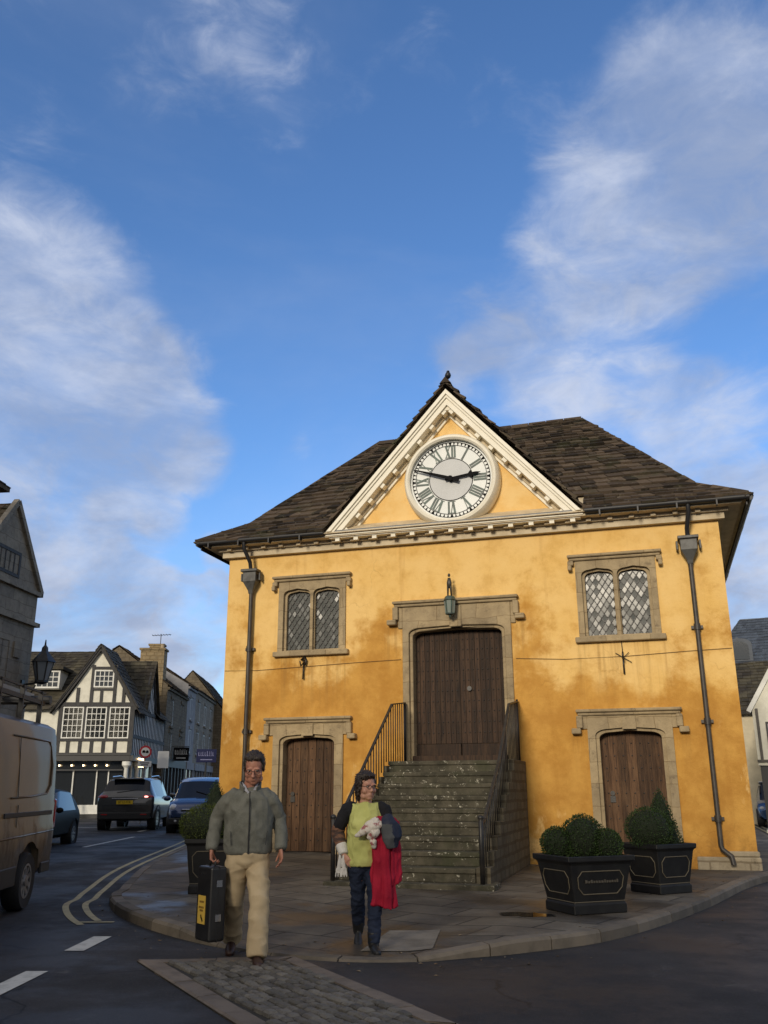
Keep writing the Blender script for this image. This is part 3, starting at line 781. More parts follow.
# cable and iron ties
mb = MB()
pts = [(-5.38,-.02,4.10),(-4.6,-.02,4.08),(-3.4,-.02,4.12),(-2.2,-.02,4.16),(-1.25,-.02,4.18)]; mb.tube(pts, .005, 6)
pts = [(1.2,-.02,4.10),(2.2,-.02,4.04),(3.4,-.02,4.05),(4.6,-.02,4.10),(5.38,-.02,4.12)]; mb.tube(pts, .005, 6)
build_all(mb, 'cable', M('ochre_stained_cable', (.16,.085,.03), .8), house)
def tie(x, z, fancy):
    m = MB()
    m.tube([(x,-.03,z+.12),(x,-.06,z-.32)], .017, 6); m.tube([(x,-.03,z+.05),(x,-.2,z-.05),(x,-.26,z+.05)], .015, 6)
    if fancy:
        m.tube([(x-.06,-.04,z+.1),(x+.02,-.05,z+.18),(x+.07,-.06,z+.08),(x+.05,-.06,z-.02)], .022, 6)
    else:
        m.tube([(x-.14,-.04,z+.1),(x+.16,-.05,z-.1)], .007, 6); m.tube([(x-.02,-.04,z-.02),(x+.12,-.05,z+.1)], .007, 6); m.tube([(x-.01,-.03,z+.36),(x,-.04,z+.1)], .008, 6)
    m.build('wall_tie', IRON, house, smooth=True)
tie(-3.47, 4.16, True); tie(3.33, 4.02, False)
# roof ------------------------------------------------------------------
def slates(mb, A, B, C, D, c0=.30, c1=.16, th=.036, lift=.038):
    """tiles between the eave A-B and the upper edge D-C"""
    A, B, C, D = map(Vector, (A, B, C, D)); up = ((D+C)-(A+B))/2; Ls = up.length
    nrm = (B-A).cross(D-A)
    if nrm.length < 1e-6: nrm = (B-A).cross(C-A)
    nrm.normalize()
    if nrm.z < 0: nrm = -nrm
    s = -.04
    while s < Ls-.02:
        ch = c0+(c1-c0)*max(0, s)/Ls
        t0, t1 = s/Ls, min(1.0, (s+ch*1.22)/Ls)
        l0, r0, l1, r1 = A.lerp(D, t0), B.lerp(C, t0), A.lerp(D, t1), B.lerp(C, t1)
        wd = (r0-l0).length; x = -rng.uniform(0,.25)
        while x < wd:
            w = rng.uniform(.16,.40)*(.7+ch); a = max(0, x)/wd; b = min(wd, x+w-.008)/wd
            if b > a+.01/wd:
                j = rng.uniform(-.03,.035); q = rng.uniform(.0,.035)
                dn = -up.normalized()*(q)
                p0, p1 = l0.lerp(r0, a)+dn, l0.lerp(r0, b)+dn+up.normalized()*rng.uniform(-.01,.01)
                p3, p2 = l1.lerp(r1, a), l1.lerp(r1, b)
                sag = nrm*(mnoise.noise(p0*.7)*.045+mnoise.noise(p0*2.3)*.015)
                p0 = p0+sag; p1 = p1+sag; p2 = p2+sag; p3 = p3+sag
                h0 = nrm*(th+lift+j*.5); hb = nrm*lift*.6
                mb.add([p0+hb, p1+hb, p2, p3, p0+h0, p1+h0, p2+nrm*th*.6, p3+nrm*th*.6], [(0,1,5,4),(1,2,6,5),(3,0,4,7),(4,5,6,7),(2,3,7,6)])
            x += w
        s += ch
E0, E1 = 5.98, 9.15
ev = [(-E0,-.52,7.02),(E0,-.52,7.02),(E0,E1,7.02),(-E0,E1,7.02)]
md = [(-5.15,.45,7.62),(5.08,.45,7.62),(5.08,8.1,7.62),(-5.15,8.1,7.62)]
rl, rr = (-3.02,4.25,10.93), (2.66,4.25,10.97)
mb = MB()     # deck under the slates
mb.add([(x, y, z-.05) for x, y, z in ev]+[(x, y, z-.05) for x, y, z in md]+[(rl[0],rl[1],rl[2]-.06),(rr[0],rr[1],rr[2]-.06)],
       [(0,1,5,4),(1,2,6,5),(2,3,7,6),(3,0,4,7),(4,5,9,8),(5,6,9),(6,7,8,9),(7,4,8),(3,2,1,0)])
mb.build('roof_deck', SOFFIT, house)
mb = MB()
slates(mb, ev[0], (-2.86,-.52,7.02), (-2.86,.45,7.62), md[0], .30, .27); slates(mb, (2.78,-.52,7.02), ev[1], md[1], (2.78,.45,7.62), .30, .27); slates(mb, md[0], md[1], rr, rl, .27, .15)
slates(mb, ev[1], ev[2], md[2], md[1], .36, .34); slates(mb, md[1], md[2], rr, rr, .33, .2)
slates(mb, ev[3], ev[0], md[0], md[3], .36, .34); slates(mb, md[3], md[0], rl, rl, .33, .2)
slates(mb, md[2], md[3], rl, rr, .4, .3)
def ridge(mb, a, b, w=.14, h=.05, n=None):
    a, b = Vector(a), Vector(b); n = n or max(2, int((b-a).length/.45)); t = (b-a)/n
    for k in range(n):
        p, q = a+t*k, a+t*(k+.97); s = t.normalized().cross(Vector((0,0,1))).normalized()
        dz = Vector((0,0,rng.uniform(.0,.02)))
        mb.ring([[e+s*w+Vector((0,0,-w*.75))+dz, e+Vector((0,0,h))+dz, e-s*w+Vector((0,0,-w*.75))+dz, e+Vector((0,0,-.06))] for e in (p, q)])
ridge(mb, (rl[0],rl[1],rl[2]+.04), (rr[0],rr[1],rr[2]+.04))
for a, b in ((md[0],rl),(md[1],rr),(md[2],rr),(md[3],rl)): ridge(mb, (a[0],a[1],a[2]+.03), (b[0],b[1],b[2]+.03), .11, .045)
for a, b in ((ev[0],md[0]),(ev[1],md[1])): ridge(mb, (a[0],a[1],a[2]+.03), (b[0],b[1],b[2]+.03), .11, .045)
mb.build('roof', SLATE, house)
# clock gable -------------------------------------------------------------
AX, AZ = -.03, 10.12
gl, gr = (-2.82, 7.03), (2.74, 7.03)
mb = MB(); mb.poly([[(-2.72,7.0),(AX,AZ-.06),(2.64,7.0)]], XZ, -.06, 3.4); mb.build('gable_wall', M('gable_limewash', (.82,.565,.235), .9, (.76,.475,.155), 1.4, bump=.35, bscale=18), house)  # plain limewash tone for the gable, without the damp stains
mb = MB()
slates(mb, (gl[0]-.06,3.6,gl[1]+.04), (gl[0]-.06,-.50,gl[1]+.04), (AX,-.50,AZ+.14), (AX,3.6,AZ+.14), .30, .22, .045)
slates(mb, (gr[0]+.06,-.50,gr[1]+.04), (gr[0]+.06,3.6,gr[1]+.04), (AX,3.6,AZ+.14), (AX,-.50,AZ+.14), .30, .22, .045)
ridge(mb, (AX,-.52,AZ+.22), (AX,3.5,AZ+.22), .13, .06)
mb.build('gable_roof', SLATE, house)
def rake(mb, off0, off1, y0, y1, e0=0):
    """strip parallel to both rakes between perpendicular offsets below the slate line"""
    for g, s in ((gl, -1), (gr, 1)):
        d = Vector((g[0]-AX, g[1]-AZ)); d.normalize(); nn = Vector((d.y, -d.x)) if s < 0 else Vector((-d.y, d.x))
        if nn.y > 0: nn = -nn
        # meet at the centre line
        def at_centre(off):
            # point on the apex vertical
            return Vector((AX, AZ - off/abs(nn.y)))
        def at_foot(off):
            z = 7.022
            p = Vector(g) + nn*off; t = (z-p.y)/d.y
            return p + d*t
        P = [at_centre(off0), at_centre(off1), at_foot(off1), at_foot(off0)]
        mb.poly([[tuple(p) for p in P]], XZ, y0, y1)
mb = MB()
rake(mb, -.0, .075, -.50, -.062); rake(mb, .0765, .125, -.455, -.0625); rake(mb, .1265, .235, -.415, -.063)
rake(mb, .305, .36, -.12, -.0635)
mb.build('raking_cornice', CREAM, house)
mb = MB(); rake(mb, .2365, .304, -.17, -.064); mb.build('raking_bed_mould', SOFFIT, house)
mb = MB()
for g in (gl, gr):
    d = Vector((g[0]-AX, g[1]-AZ)); Lr = d.length; d.normalize(); nn = Vector((-d.y, d.x)); nn = -nn if nn.y > 0 else nn
    k = 1
    while k*.43 < Lr-.2:
        c = Vector((AX, AZ)) + d*(k*.43) + nn*.275
        T = Matrix.Translation((c.x, -.27, c.y)) @ Matrix.Rotation(-math.atan2(d.y, d.x), 4, 'Y')
        mb.box(0, 0, 0, .11, .18, .072, T); k += 1
mb.bx(AX-.07, AX+.07, -.36, -.2, AZ-.46, AZ-.37)
x = -2.6
while x < 2.6: mb.bx(x-.05, x+.05, -.38, -.29, 6.815, 6.883); x += .43
mb.build('gable_dentil', CREAM, house)
# clock ----------------------------------------------------------------------
CCX, CCZ, CR = -.0, 8.03, 1.075
m = MB(); m.lathe([(CR-.16,-.20),(CR-.16,.13),(CR-.02,.13),(CR,.1),(CR,.0),(CR-.03,-.16),(CR-.07,-.22),(CR-.12,-.235),(CR-.16,-.20)], 64, 'y', (0,0,0), False)
clock = m.build('clock', CREAM, house, smooth=True, angle=35); clock.location = (CCX, -.19, CCZ)
def ydisc(r, y, n=64):
    m = MB(); m.add([(r*math.cos(2*PI*k/n), y, r*math.sin(2*PI*k/n)) for k in range(n)], [tuple(range(n))]); return m
ydisc(CR-.155, -.10).build('dial', OPAL, clock); ydisc(.475, -.106).build('dial_centre', DIALGREY, clock)
m = MB()
def arc(m, r0, r1, y, n=96):
    m.add([((r0 if k % 2 == 0 else r1)*math.cos(2*PI*(k//2)/n), y, (r0 if k % 2 == 0 else r1)*math.sin(2*PI*(k//2)/n)) for k in range(2*n)], [(2*k, 2*k+1, (2*k+3) % (2*n), (2*k+2) % (2*n)) for k in range(n)])
arc(m, .475, .492, -.109); arc(m, .79, .802, -.109); arc(m, .862, .875, -.109)
for k in range(60):
    a = 2*PI*k/60; ln = .055 if k % 5 else .08; w = .018 if k % 5 else .036
    u = Vector((math.sin(a), math.cos(a))); s = Vector((u.y, -u.x))
    P = [u*(.862-ln)-s*w*(.35 if k % 5 else .1), u*(.862-ln)+s*w*(.35 if k % 5 else .1), u*.862+s*w, u*.862-s*w]
    m.add([(p.x, -.111, p.y) for p in P], [(0,1,2,3)])
m.build('minute_track', BLACK, clock)
m = MB(); NUM = ['XII','I','II','III','IIII','V','VI','VII','VIII','IX','X','XI']
h = .275; r0 = .503
def stroke(m, a, x0, z0, x1, z1, w, y):
    u = Vector((math.sin(a), math.cos(a))); s = Vector((u.y, -u.x))
    P = [(x0-w/2, z0), (x0+w/2, z0), (x1+w/2, z1), (x1-w/2, z1)]
    m.add([tuple((u*(r0+q)+s*p)[i] if i == 0 else y if i == 1 else (u*(r0+q)+s*p)[1] for i in range(3)) for p, q in P], [(0,1,2,3)])
for k, txt in enumerate(NUM):
    a = 2*PI*k/12; wid = {'I':.058,'V':.13,'X':.14}; tot = sum(wid[c] for c in txt); x = -tot/2; li = 0
    for c in txt:
        w = wid[c]; xc = x+w/2; y = -.112-.0006*li; li += 1
        if c == 'I': stroke(m, a, xc, .012, xc, h-.012, .040, y); 
        elif c == 'V': stroke(m, a, xc, .0, xc-w*.33, h, .046, y); stroke(m, a, xc, 0, xc+w*.33, h, .016, y-.0003)
        else: stroke(m, a, xc+w*.3, 0, xc-w*.3, h, .046, y); stroke(m, a, xc-w*.3, 0, xc+w*.3, h, .016, y-.0003)
        x += w
    # serifs
    stroke(m, a, 0, 0, 0, .012, tot*.94, -.1145); stroke(m, a, 0, h-.012, 0, h, tot*.96, -.1145)
m.build('dial_lettering', VERD, clock)
def hand(name, ang, ln, hour):
    m = MB(); a = R(ang); u = Vector((math.sin(a), 0, math.cos(a))); s = Vector((u.z, 0, -u.x))
    y0 = -.17 if hour else -.20
    def shp(pts):
        m.poly([[tuple(p) for p in pts]], lambda p, q, d: tuple(u*q+s*p+Vector((0,d,0))), y0, y0+.014)
    if hour: shp([(-.03,-.12),(.03,-.12),(.03,.40),(.09,.46),(.035,.50),(.03,.58),(0,ln),(-.03,.58),(-.035,.50),(-.09,.46),(-.03,.40)])
    else: shp([(-.04,-.2),(.04,-.2),(.036,.1),(.028,.45),(.012,ln),(-.012,ln),(-.028,.45),(-.036,.1)])
    m.build(name, BLACK, clock)
hand('clock_hand', 82, .68, True); hand('clock_hand', 288.5, .86, False)
m = MB(); m.lathe([(.06,-.215),(.06,-.11),(.02,-.1)], 16, 'y'); m.build('hand_boss', BLACK, clock)

# ------------------------------------------------------------------ steps and railings
SX0, SX1 = -1.20, 1.29
st = thing('stone_steps', 'lichen spotted stone steps climbing to the double plank doors', 'steps')
m = MB()
m.bx(SX0-.06, SX1+.10, -4.62, -4.1, 0, .2)
for i in range(9):
    y = -4.35+.35*i; z1 = .2+.205*(i+1); z0 = .0 if i == 0 else z1-.205
    m.bx(SX0+.1, SX1-.22, y-.025, (-4.35+.35*(i+1)+.1 if i < 8 else -.165), z1-.075, z1)     # tread with nosing
    m.bx(SX0+.11, SX1-.23, y, y+.18, z1-.205, z1-.077)
m.bx(SX0+.101, SX1-.221, -1.2, -.165, 1.7, 1.96)
m.build('tread', STEPS, st, bevel=.014, seg=2)
m_l = MB(); m = MB()     # right flank wall in steps of ashlar, left flank
for i in range(9):
    y0 = -4.35+.35*i; y1 = -4.35+.35*(i+1) if i < 8 else -.003
    m.bx(SX1-.216, SX1, y0+.002, y1, -.05, .2+.205*(i+1)+.012)
    m_l.bx(SX0+.0, SX0+.098, y0+.03, y1, -.05, .2+.205*(i+1)-.08)
m.build('flank_wall', RUBBLE, st); m_l.build('flank_wall', RUBBLE, st)
def railing(x, label, bow):
    r = thing('iron_railing', label, 'railing', (0,0,0), 0, 'black railings of the market house steps')
    ztop = lambda y: .2+.205*max(0, min(9, (y+4.35)/.35+1)) 
    pts = [(x,-4.45,1.06),(x,-4.1,1.14),(x,-1.35,2.98),(x,-1.1,3.15),(x,-.12,3.26)] if not bow else [(x,-4.47,1.02),(x,-4.15,1.10),(x,-2.6,2.0),(x,-1.2,3.08),(x,-.12,3.22)]
    m = MB()
    for k in range(len(pts)-1): m.bar(pts[k], pts[k+1], .05, .022)
    m.build('handrail', IRON, r)
    m = MB()
    low = [(x, p[1], max(.3, ztop(p[1]-.1)+.10 if p[1] < -1.2 else 2.15)) for p in ((0,-4.2),(0,-1.2),(0,-.12))]
    m2 = MB()
    n = 26
    for k in range(n):
        y = -4.30+4.1*k/(n-1); zt = None
        for a, b in zip(pts, pts[1:]):
            if a[1] <= y <= b[1]: zt = a[2]+(b[2]-a[2])*(y-a[1])/(b[1]-a[1])
        zb = .2+.205*(min(8, math.floor((y+4.35)/.35))+1)
        if zt: m2.tube([(x,y,zb-.01),(x,y,zt)], .011, 6)
    m2.build('baluster', IRON, r, smooth=True)['kind'] = 'stuff'
    m = MB(); m.lathe([(.036,.195),(.036,1.08),(.026,1.09),(.05,1.12),(.045,1.15),(.01,1.17)], 10, 'z', (x,-4.47,0)); m.tube([(x,-.12,2.04),(x,-.12,3.26)], .024, 8); build_all(m, 'newel_post', IRON, r, smooth=True)
    return r
railing(SX0+.05, 'black iron railing on the steps behind the woman, seen against ochre wall', False)
railing(SX1-.10, 'black iron railing on the flank of the steps nearer the twin box planters', True)

# wall lantern with little figure ----------------------------------------------
ln = thing('wall_lantern', 'green lantern with small bronze figure fixed above the double doors', 'lantern', (-.10,-.30,5.22))
m = MB(); m.ring([[(a*math.cos(PI/3*k), a*math.sin(PI/3*k), z) for k in range(6)] for a, z in ((.03,.22),(.10,.20),(.135,.12),(.12,.11))]); m.build('lantern_cap', VERD, ln)
m = MB(); m.ring([[(a*math.cos(PI/3*k), a*math.sin(PI/3*k), z) for k in range(6)] for a, z in ((.112,.11),(.085,-.16))]); m.build('lantern_glass', M('lantern_glass', (.20,.23,.20), .15), ln)
m = MB()
for k in range(6):
    c, s = math.cos(PI/3*k), math.sin(PI/3*k); m.bar((.115*c,.115*s,.11), (.088*c,.088*s,-.16), .016, .016)
m.lathe([(.02,-.24),(.03,-.2),(.095,-.18),(.095,-.155)], 12); m.build('lantern_frame', VERD, ln)
m = MB(); m.tube([(0,.02,.2),(0,.26,.2)], .014, 6); m.tube([(0.02,.28,-.05),(.08,.15,-.12),(.06,.05,-.22)], .012, 6); m.build('bracket', IRON, ln)
BRONZE = M('dark_bronze', (.045,.04,.03), .5)
m = MB(); m.tube([(-.035,0,.21),(-.03,0,.40),(-.01,0,.50)], [.016,.024,.03], 8); m.tube([(.04,0,.21),(.03,0,.40),(.01,0,.5)], [.016,.024,.03], 8)
m.tube([(0,0,.38),(0,0,.50),(0,0,.60)], [(.05,.03),(.055,.035),(.03,.025)], 10); m.sphere((0,0,.66), (.03,.032,.04), 10, 7)
m.build('figurine', BRONZE, ln, smooth=True)
# bird on the gable ----------------------------------------------------------------
def bird(name, label, loc, rz, s, mat):
    m = MB()
    m.tube([(0,.02,.02),(0,.0,.08),(0,-.02,.16),(0,-.03,.24),(0,-.03,.30)], [(.03,.03),(.085,.09),(.10,.105),(.075,.08),(.045,.05)], 12)
    m.sphere((0,-.04,.31), (.05,.056,.05), 10, 8); m.tube([(0,-.09,.31),(0,-.13,.30)], [.012,.003], 6)
    m.tube([(0,.05,.10),(0,.13,-.06)], [(.04,.015),(.03,.006)], 8)
    m.tube([(-.02,-.01,.06),(-.02,-.015,-.02)], .006, 5); m.tube([(.02,-.01,.06),(.02,-.015,-.02)], .006, 5)
    o = m.build(name, mat, smooth=True); o.location = loc; o.rotation_euler = (0,0,rz); o.scale = (s,s,s)
    return tag(o, label, 'bird')
BIRDM = M('dark_plumage', (.012,.013,.02), .5)
bird('bird', 'small dark bird perched on the peak of the clock gable', (AX+.05,-.44,AZ+.255), .5, .85, BIRDM).scale = (.72,.72,.56)
# shallow puddle on the paving beside the front planter
WATER = M('puddle_water', (.012,.011,.010), .03, spec=.6)
mb = MB(); pr = random.Random(3); c0 = (2.18,-6.95); rad = [pr.uniform(.75,1.2) for _ in range(28)]
ring_ = [(c0[0]+.34*rad[k]*math.cos(2*PI*k/28), c0[1]+.20*rad[(k+1)%28]*math.sin(2*PI*k/28)) for k in range(28)]
zc = max(pz(x, y) for x, y in ring_)
mb.add([(x, y, zc+.003) for x, y in ring_], [tuple(range(28))]); setting(mb.build('puddle', WATER))

# a few fallen leaves and crumbs of litter by the kerb
lr = random.Random(11); mb = MB()
for k in range(130):
    i_ = lr.randrange(30, len(KP)-20); d_ = abs(lr.gauss(0, .35)); inn = lr.random() < .5
    q = offs(i_, .17+d_ if inn else -.02-d_); z_ = (pz(q.x, q.y) if inn else zg(q.x, q.y))+.004
    a = lr.uniform(0, 6.3); s_ = lr.uniform(.012,.028); u_ = Vector((math.cos(a), math.sin(a), 0)); w_ = Vector((-u_.y, u_.x, 0)); c_ = Vector((q.x, q.y, z_))
    mb.add([c_-u_*s_, c_+w_*s_*.5+Vector((0,0,s_*.3)), c_+u_*s_, c_-w_*s_*.5+Vector((0,0,s_*.2))], [(0,1,2,3)])
setting(mb.build('leaf_litter', M('dead_leaf', (.16,.10,.045), .8, (.24,.20,.14), 9, island=.5)), 'stuff')
# ------------------------------------------------------------------ helpers for houses
def sash(parent, T, w, h, cols, rows, fmat=WHITE, fr=.07, bar=.03, glass=GLASSD, depth=.08, name='window'):
    """window in its own local plane x (across), z (up); T places it, front = -y"""
    m = MB()
    m.bx(-w/2, w/2, -.02, depth, -h/2, -h/2+fr, T); m.bx(-w/2, w/2, -.02, depth, h/2-fr, h/2, T)
    m.bx(-w/2, -w/2+fr, -.02, depth, -h/2+fr, h/2-fr, T); m.bx(w/2-fr, w/2, -.02, depth, -h/2+fr, h/2-fr, T)
    for i in range(1, cols):
        x = -w/2+fr+(w-2*fr)*i/cols; m.bx(x-bar/2, x+bar/2, .0, .035, -h/2+fr, h/2-fr, T)
    for j in range(1, rows):
        z = -h/2+fr+(h-2*fr)*j/rows; m.bx(-w/2+fr, w/2-fr, .005, .03, z-bar/2, z+bar/2, T)
    o = m.build(name, fmat, parent)
    m = MB(); m.bx(-w/2+fr*.5, w/2-fr*.5, .04, .06, -h/2+fr*.5, h/2-fr*.5, T); m.build('window_pane', glass, o)
    return o
FRONT = lambda x, y, z: Matrix.Translation((x, y, z))
SIDE = lambda x, y, z: Matrix.Translation((x, y, z)) @ Matrix.Rotation(PI/2, 4, 'Z')     # front faces +x
def tiled(mb, A, B, C, D, c=.32):
    slates(mb, A, B, C, D, c, c*.7, .03, .025)
OLDROOF = M('mossy_brown_roof', (.030,.025,.019), .9, (.062,.054,.034), 1.2, .4, .65, bump=.5, bscale=12, island=.4)
# ------------------------------------------------------------------ timber framed house
RU = math.atan2(.3313, .9435)
th = thing('timber_house', 'black and white timber framed shop with steep front gable and long mullioned windows', 'shop', (-22.61,24.04,0), RU)
m = MB()
m.bx(-9.2, -.02, .02, 4.2, 3.3, 5.75); m.bx(-3.82, -.02, 4.2, 8.9, 3.3, 5.75)
m.poly([[(-3.8,5.75),(-1.95,8.8),(-.1,5.75)]], XZ, .03, 3.0)
m.build('front_panel', WHITEREND, th)
m = MB(); m.poly([[(2.6,5.75),(4.2,8.35),(5.8,5.75)]], lambda u, v, d: (d, u, v), -.05, -2.6)
m.bx(-.019, .0, .03, 8.9, 3.3, 5.75)
m.build('side_panel', SHADEREND, th)
m = MB()
a2x = lambda px: -(130-px)*.0525
def vb(x, z0, z1, w=.16): m.bx(x-w/2, x+w/2, -.035, .03, z0, z1)
for px, w in ((57.6,.22),(81.6,.17),(104.7,.17),(128.6,.26)): vb(a2x(px), 4.06, 5.75, w)
for px in (57.6,67.5,79.3,90.7,102.3,113.7,128.6): vb(a2x(px), 3.40, 3.98, .17 if px < 120 else .26)
for z0, z1 in ((3.98,4.10),(5.76,5.98),(3.28,3.40)): m.bx(-3.95, .0, -.05, .035, z0, z1)
vb(a2x(72.7), 5.98, 6.75); vb(a2x(86.3), 5.98, 7.95); vb(a2x(109.2), 5.98, 7.95); vb(a2x(118.6), 5.98, 6.75); vb(a2x(96.3), 5.98, 6.68, .14)
m.bx(a2x(86.3), a2x(109.2), -.04, .03, 6.60, 6.72); m.bx(a2x(88), a2x(107.5), -.041, .03, 7.72, 7.86)
for s in (-1, 1):     # bargeboards
    m.bar((-1.95,-.09,9.0), (-1.95+s*2.15,-.09,5.72), .10, .30, (0,1,0)); m.bar((-1.95,-.11,8.93), (-1.95+s*2.16,-.11,5.64), .14, .24, (s*.86,0,.5))
y = .3
while y < 8.9:        # close studding on the flank
    m.bx(.0, .03, y-.07, y+.07, 3.3, 5.75); y += .42
for z in (4.25, 5.66): m.bx(.001, .045, .1, 8.9, z-.09, z+.09)
m.bx(-.12, .05, -.04, .16, 3.2, 5.75)
for yy in (3.0,3.4,3.8,4.2,4.6,5.0,5.4): 
    top = 8.3-abs(yy-4.2)*1.62; m.bx(-.05, -.02, yy-.06, yy+.06, 5.75, top)
m.bar((-.01,4.2,8.55), (-.01,2.45,5.75), .2, .1, (1,0,0)); m.bar((-.01,4.2,8.55), (-.01,5.95,5.75), .2, .1, (1,0,0))
m.build('timber_frame', TIMBER, th)
for px0, px1 in ((60,80.4),(82.9,103.3),(106.1,126.4)):
    sash(th, FRONT((a2x(px0)+a2x(px1))/2, -.02, 4.93), (px1-px0)*.0525, 1.62, 4, 5, fr=.06, bar=.035)
sash(th, FRONT(a2x(97.7), -.02, 7.22), 1.04, .92, 4, 3, fr=.07, bar=.04)
m = MB()
tiled(m, (.35,-.28,5.42), (.35,3.2,5.42), (-1.95,3.2,9.06), (-1.95,-.28,9.06)); tiled(m, (-4.25,3.2,5.42), (-4.25,-.28,5.42), (-1.95,-.28,9.06), (-1.95,3.2,9.06))
tiled(m, (-9.6,-.3,5.6), (-4.3,-.3,5.6), (-1.95,3.4,9.15), (-9.6,3.4,9.15))
tiled(m, (-2.0,2.35,5.62), (.22,2.35,5.62), (.22,4.2,8.72), (-2.0,4.2,8.72)); tiled(m, (.22,6.1,5.62), (-2.0,6.1,5.62), (-2.0,4.2,8.72), (.22,4.2,8.72))
tiled(m, (.28,5.6,5.55), (.28,9.1,5.55), (-1.9,9.1,7.9), (-1.9,5.6,7.9))
m.build('roof', OLDROOF, th)
m = MB(); m.poly([[(-9.5,5.6),(-9.5,5.7),(-3,9.0),(-2,9.0),(-2,5.6)]], XZ, 3.4, 3.6); m.bx(-9.2,-3.8,.05,3.5,5.2,5.7); m.build('loft', OLDROOF, th)
d = sash(th, FRONT(-4.78, .35, 7.22), 1.28, .95, 4, 3, fr=.09, bar=.04, name='dormer_window')
m = MB(); m.bx(-5.42,-4.14,.45,2.6,6.7,7.72); m.build('dormer_cheek', WHITEREND, d)
m = MB(); m.bx(-5.6,-3.96,.15,2.8,7.74,7.9); m.build('dormer_roof', OLDROOF, d)
SHOPD = M('shopfront_charcoal', (.022,.023,.026), .55)
m = MB()
m.bx(-9.2, .05, -.32, .3, 2.98, 3.26); m.bx(-9.2, .08, -.38, .3, 3.262, 3.34); m.bx(-.02,.22,-.3,8.9,2.98,3.26); m.bx(-9.2,-.3,.95,4.2,.15,2.98)
m.bx(-9.2,-.35,-.02,.05,2.5,2.56)
m.build('shop_fascia', SHOPD, th)
m = MB(); m.bx(-9.2,-.35,.32,.36,.75,2.98); m.bx(-.36,-.32,.4,8.6,.75,2.98); m.build('shop_glass', GLASSD, th)
m = MB()
for px in (74.5,97.5,109): m.bx(a2x(px)-.03, a2x(px)+.03, .22, .32, .75, 2.5)
m.bx(a2x(66), a2x(105.5), .15, .5, .35, .80)
for y in (1.6,3.4,5.2,7.0): m.bx(-.3,-.22,y-.06,y+.06,.2,2.98)
build_all(m, 'shop_mullion', WHITE, th)
m = MB(); m.bx(-9.2,-.35,.25,.31,.15,.349); m.bx(-.31,-.25,.4,8.6,.15,.8); build_all(m, 'stall_riser', SHOPD, th)
for x, y in ((-.13,-.12),(-.02,1.9),(-.02,3.7)):
    m = MB(); m.lathe([(.19,.15),(.19,.35),(.13,.4),(.11,2.6),(.15,2.66),(.24,2.75),(.24,2.95)], 14, 'z', (x,y,0)); m.build('column', WHITE, th, smooth=True, angle=35)
BULB = emit('warm_bulb', (1,.72,.38), 7)
for px in (60.5,72.5,84,95.5,107): 
    m = MB(); m.sphere((a2x(px), .15, 2.76), .05, 8, 6); m.build('bulb', BULB, th)
m = MB()
for k in range(5): m.sphere((.30, .7+k*.33, 3.10), .05, 8, 6); m.sphere((.30, .8+k*.36, 2.72), .045, 8, 6)
build_all(m, 'bulb', BULB, th)
# ------------------------------------------------------------------ stone terrace along the street
def stone_house(label, b0, b1, eave, ridgez, wall, cols, rows, rmat=SLATE, x0=0, depth=6.5, name='stone_house', shop=True, group=None):
    o = thing(name, label, 'house', (-22.61,24.04,0), RU)
    m = MB(); m.bx(x0-depth, x0, b0+.01, b1-.01, .0, eave)
    m.poly([[(x0-depth,eave),(x0-depth/2,ridgez-.1),(x0-.0,eave)]], lambda u, v, d: (u, d, v), b0+.01, b1-.01)
    m.build('wall', wall, o)
    m = MB(); tiled(m, (x0+.2,b0,eave-.12), (x0+.2,b1,eave-.12), (x0-depth/2,b1,ridgez), (x0-depth/2,b0,ridgez)); tiled(m, (x0-depth-.2,b1,eave-.12), (x0-depth-.2,b0,eave-.12), (x0-depth/2,b0,ridgez), (x0-depth/2,b1,ridgez))
    m.build('roof', rmat, o)
    m = MB(); m.bx(x0+.0,x0+.14,b0,b1,eave-.30,eave-.14); m.build('eaves_course', wall, o)
    for r, (z, h) in enumerate(rows):
        for k in range(cols):
            y = b0+(b1-b0)*(k+.5)/cols
            s = sash(o, SIDE(x0-.02, y, z), 1.05, h, 2, 3, fr=.14, bar=.06)
            q = MB(); q.bx(x0+.0,x0+.12,y-.62,y+.62,z-h/2-.12,z-h/2-.005); q.build('window_sill', wall, s); q = MB(); q.bx(x0,x0+.06,y-.62,y+.62,z+h/2+.005,z+h/2+.2); q.build('window_lintel', wall, s)
    if shop:
        m = MB(); m.bx(x0+.0,x0+.2,b0+.2,b1-.2,2.9,3.4); 
        n = max(2, int((b1-b0)/1.3))
        for k in range(n+1): y = b0+.3+(b1-b0-.6)*k/n; m.bx(x0,x0+.13,y-.12,y+.12,.15,2.9)
        s = m.build('shopfront', PALEREND if cols % 2 else SHOPD, o)
        m = MB(); m.bx(x0+.003,x0+.04,b0+.3,b1-.3,.7,2.9); m.build('shop_glass', GLASSD, s)
    return o
h1 = stone_house('brown stone house beside the timber framed shop with broad buff chimney stack', 9.0, 16.8, 7.9, 10.4, BROWNSTONE, 2, ((6.3,1.7),(4.2,1.6)))
m = MB(); m.bx(-1.85,-.35,8.95,10.0,7.2,10.1); m.bx(-1.93,-.27,8.87,10.08,10.1,10.22); ch = m.build('chimney', BUFFSTONE, h1)
m = MB()
m.lathe([(.13,10.22),(.12,10.5),(.14,10.52),(.14,10.56)], 12, 'z', (-.6,9.5,0))
m.build('chimney_pot', M('buff_pot', (.34,.27,.18), .85), ch)
h2 = stone_house('narrow pale grey rendered house between two darker stone houses', 16.82, 20.6, 8.8, 10.8, PALEREND, 1, ((7.2,1.6),(4.9,1.7)))
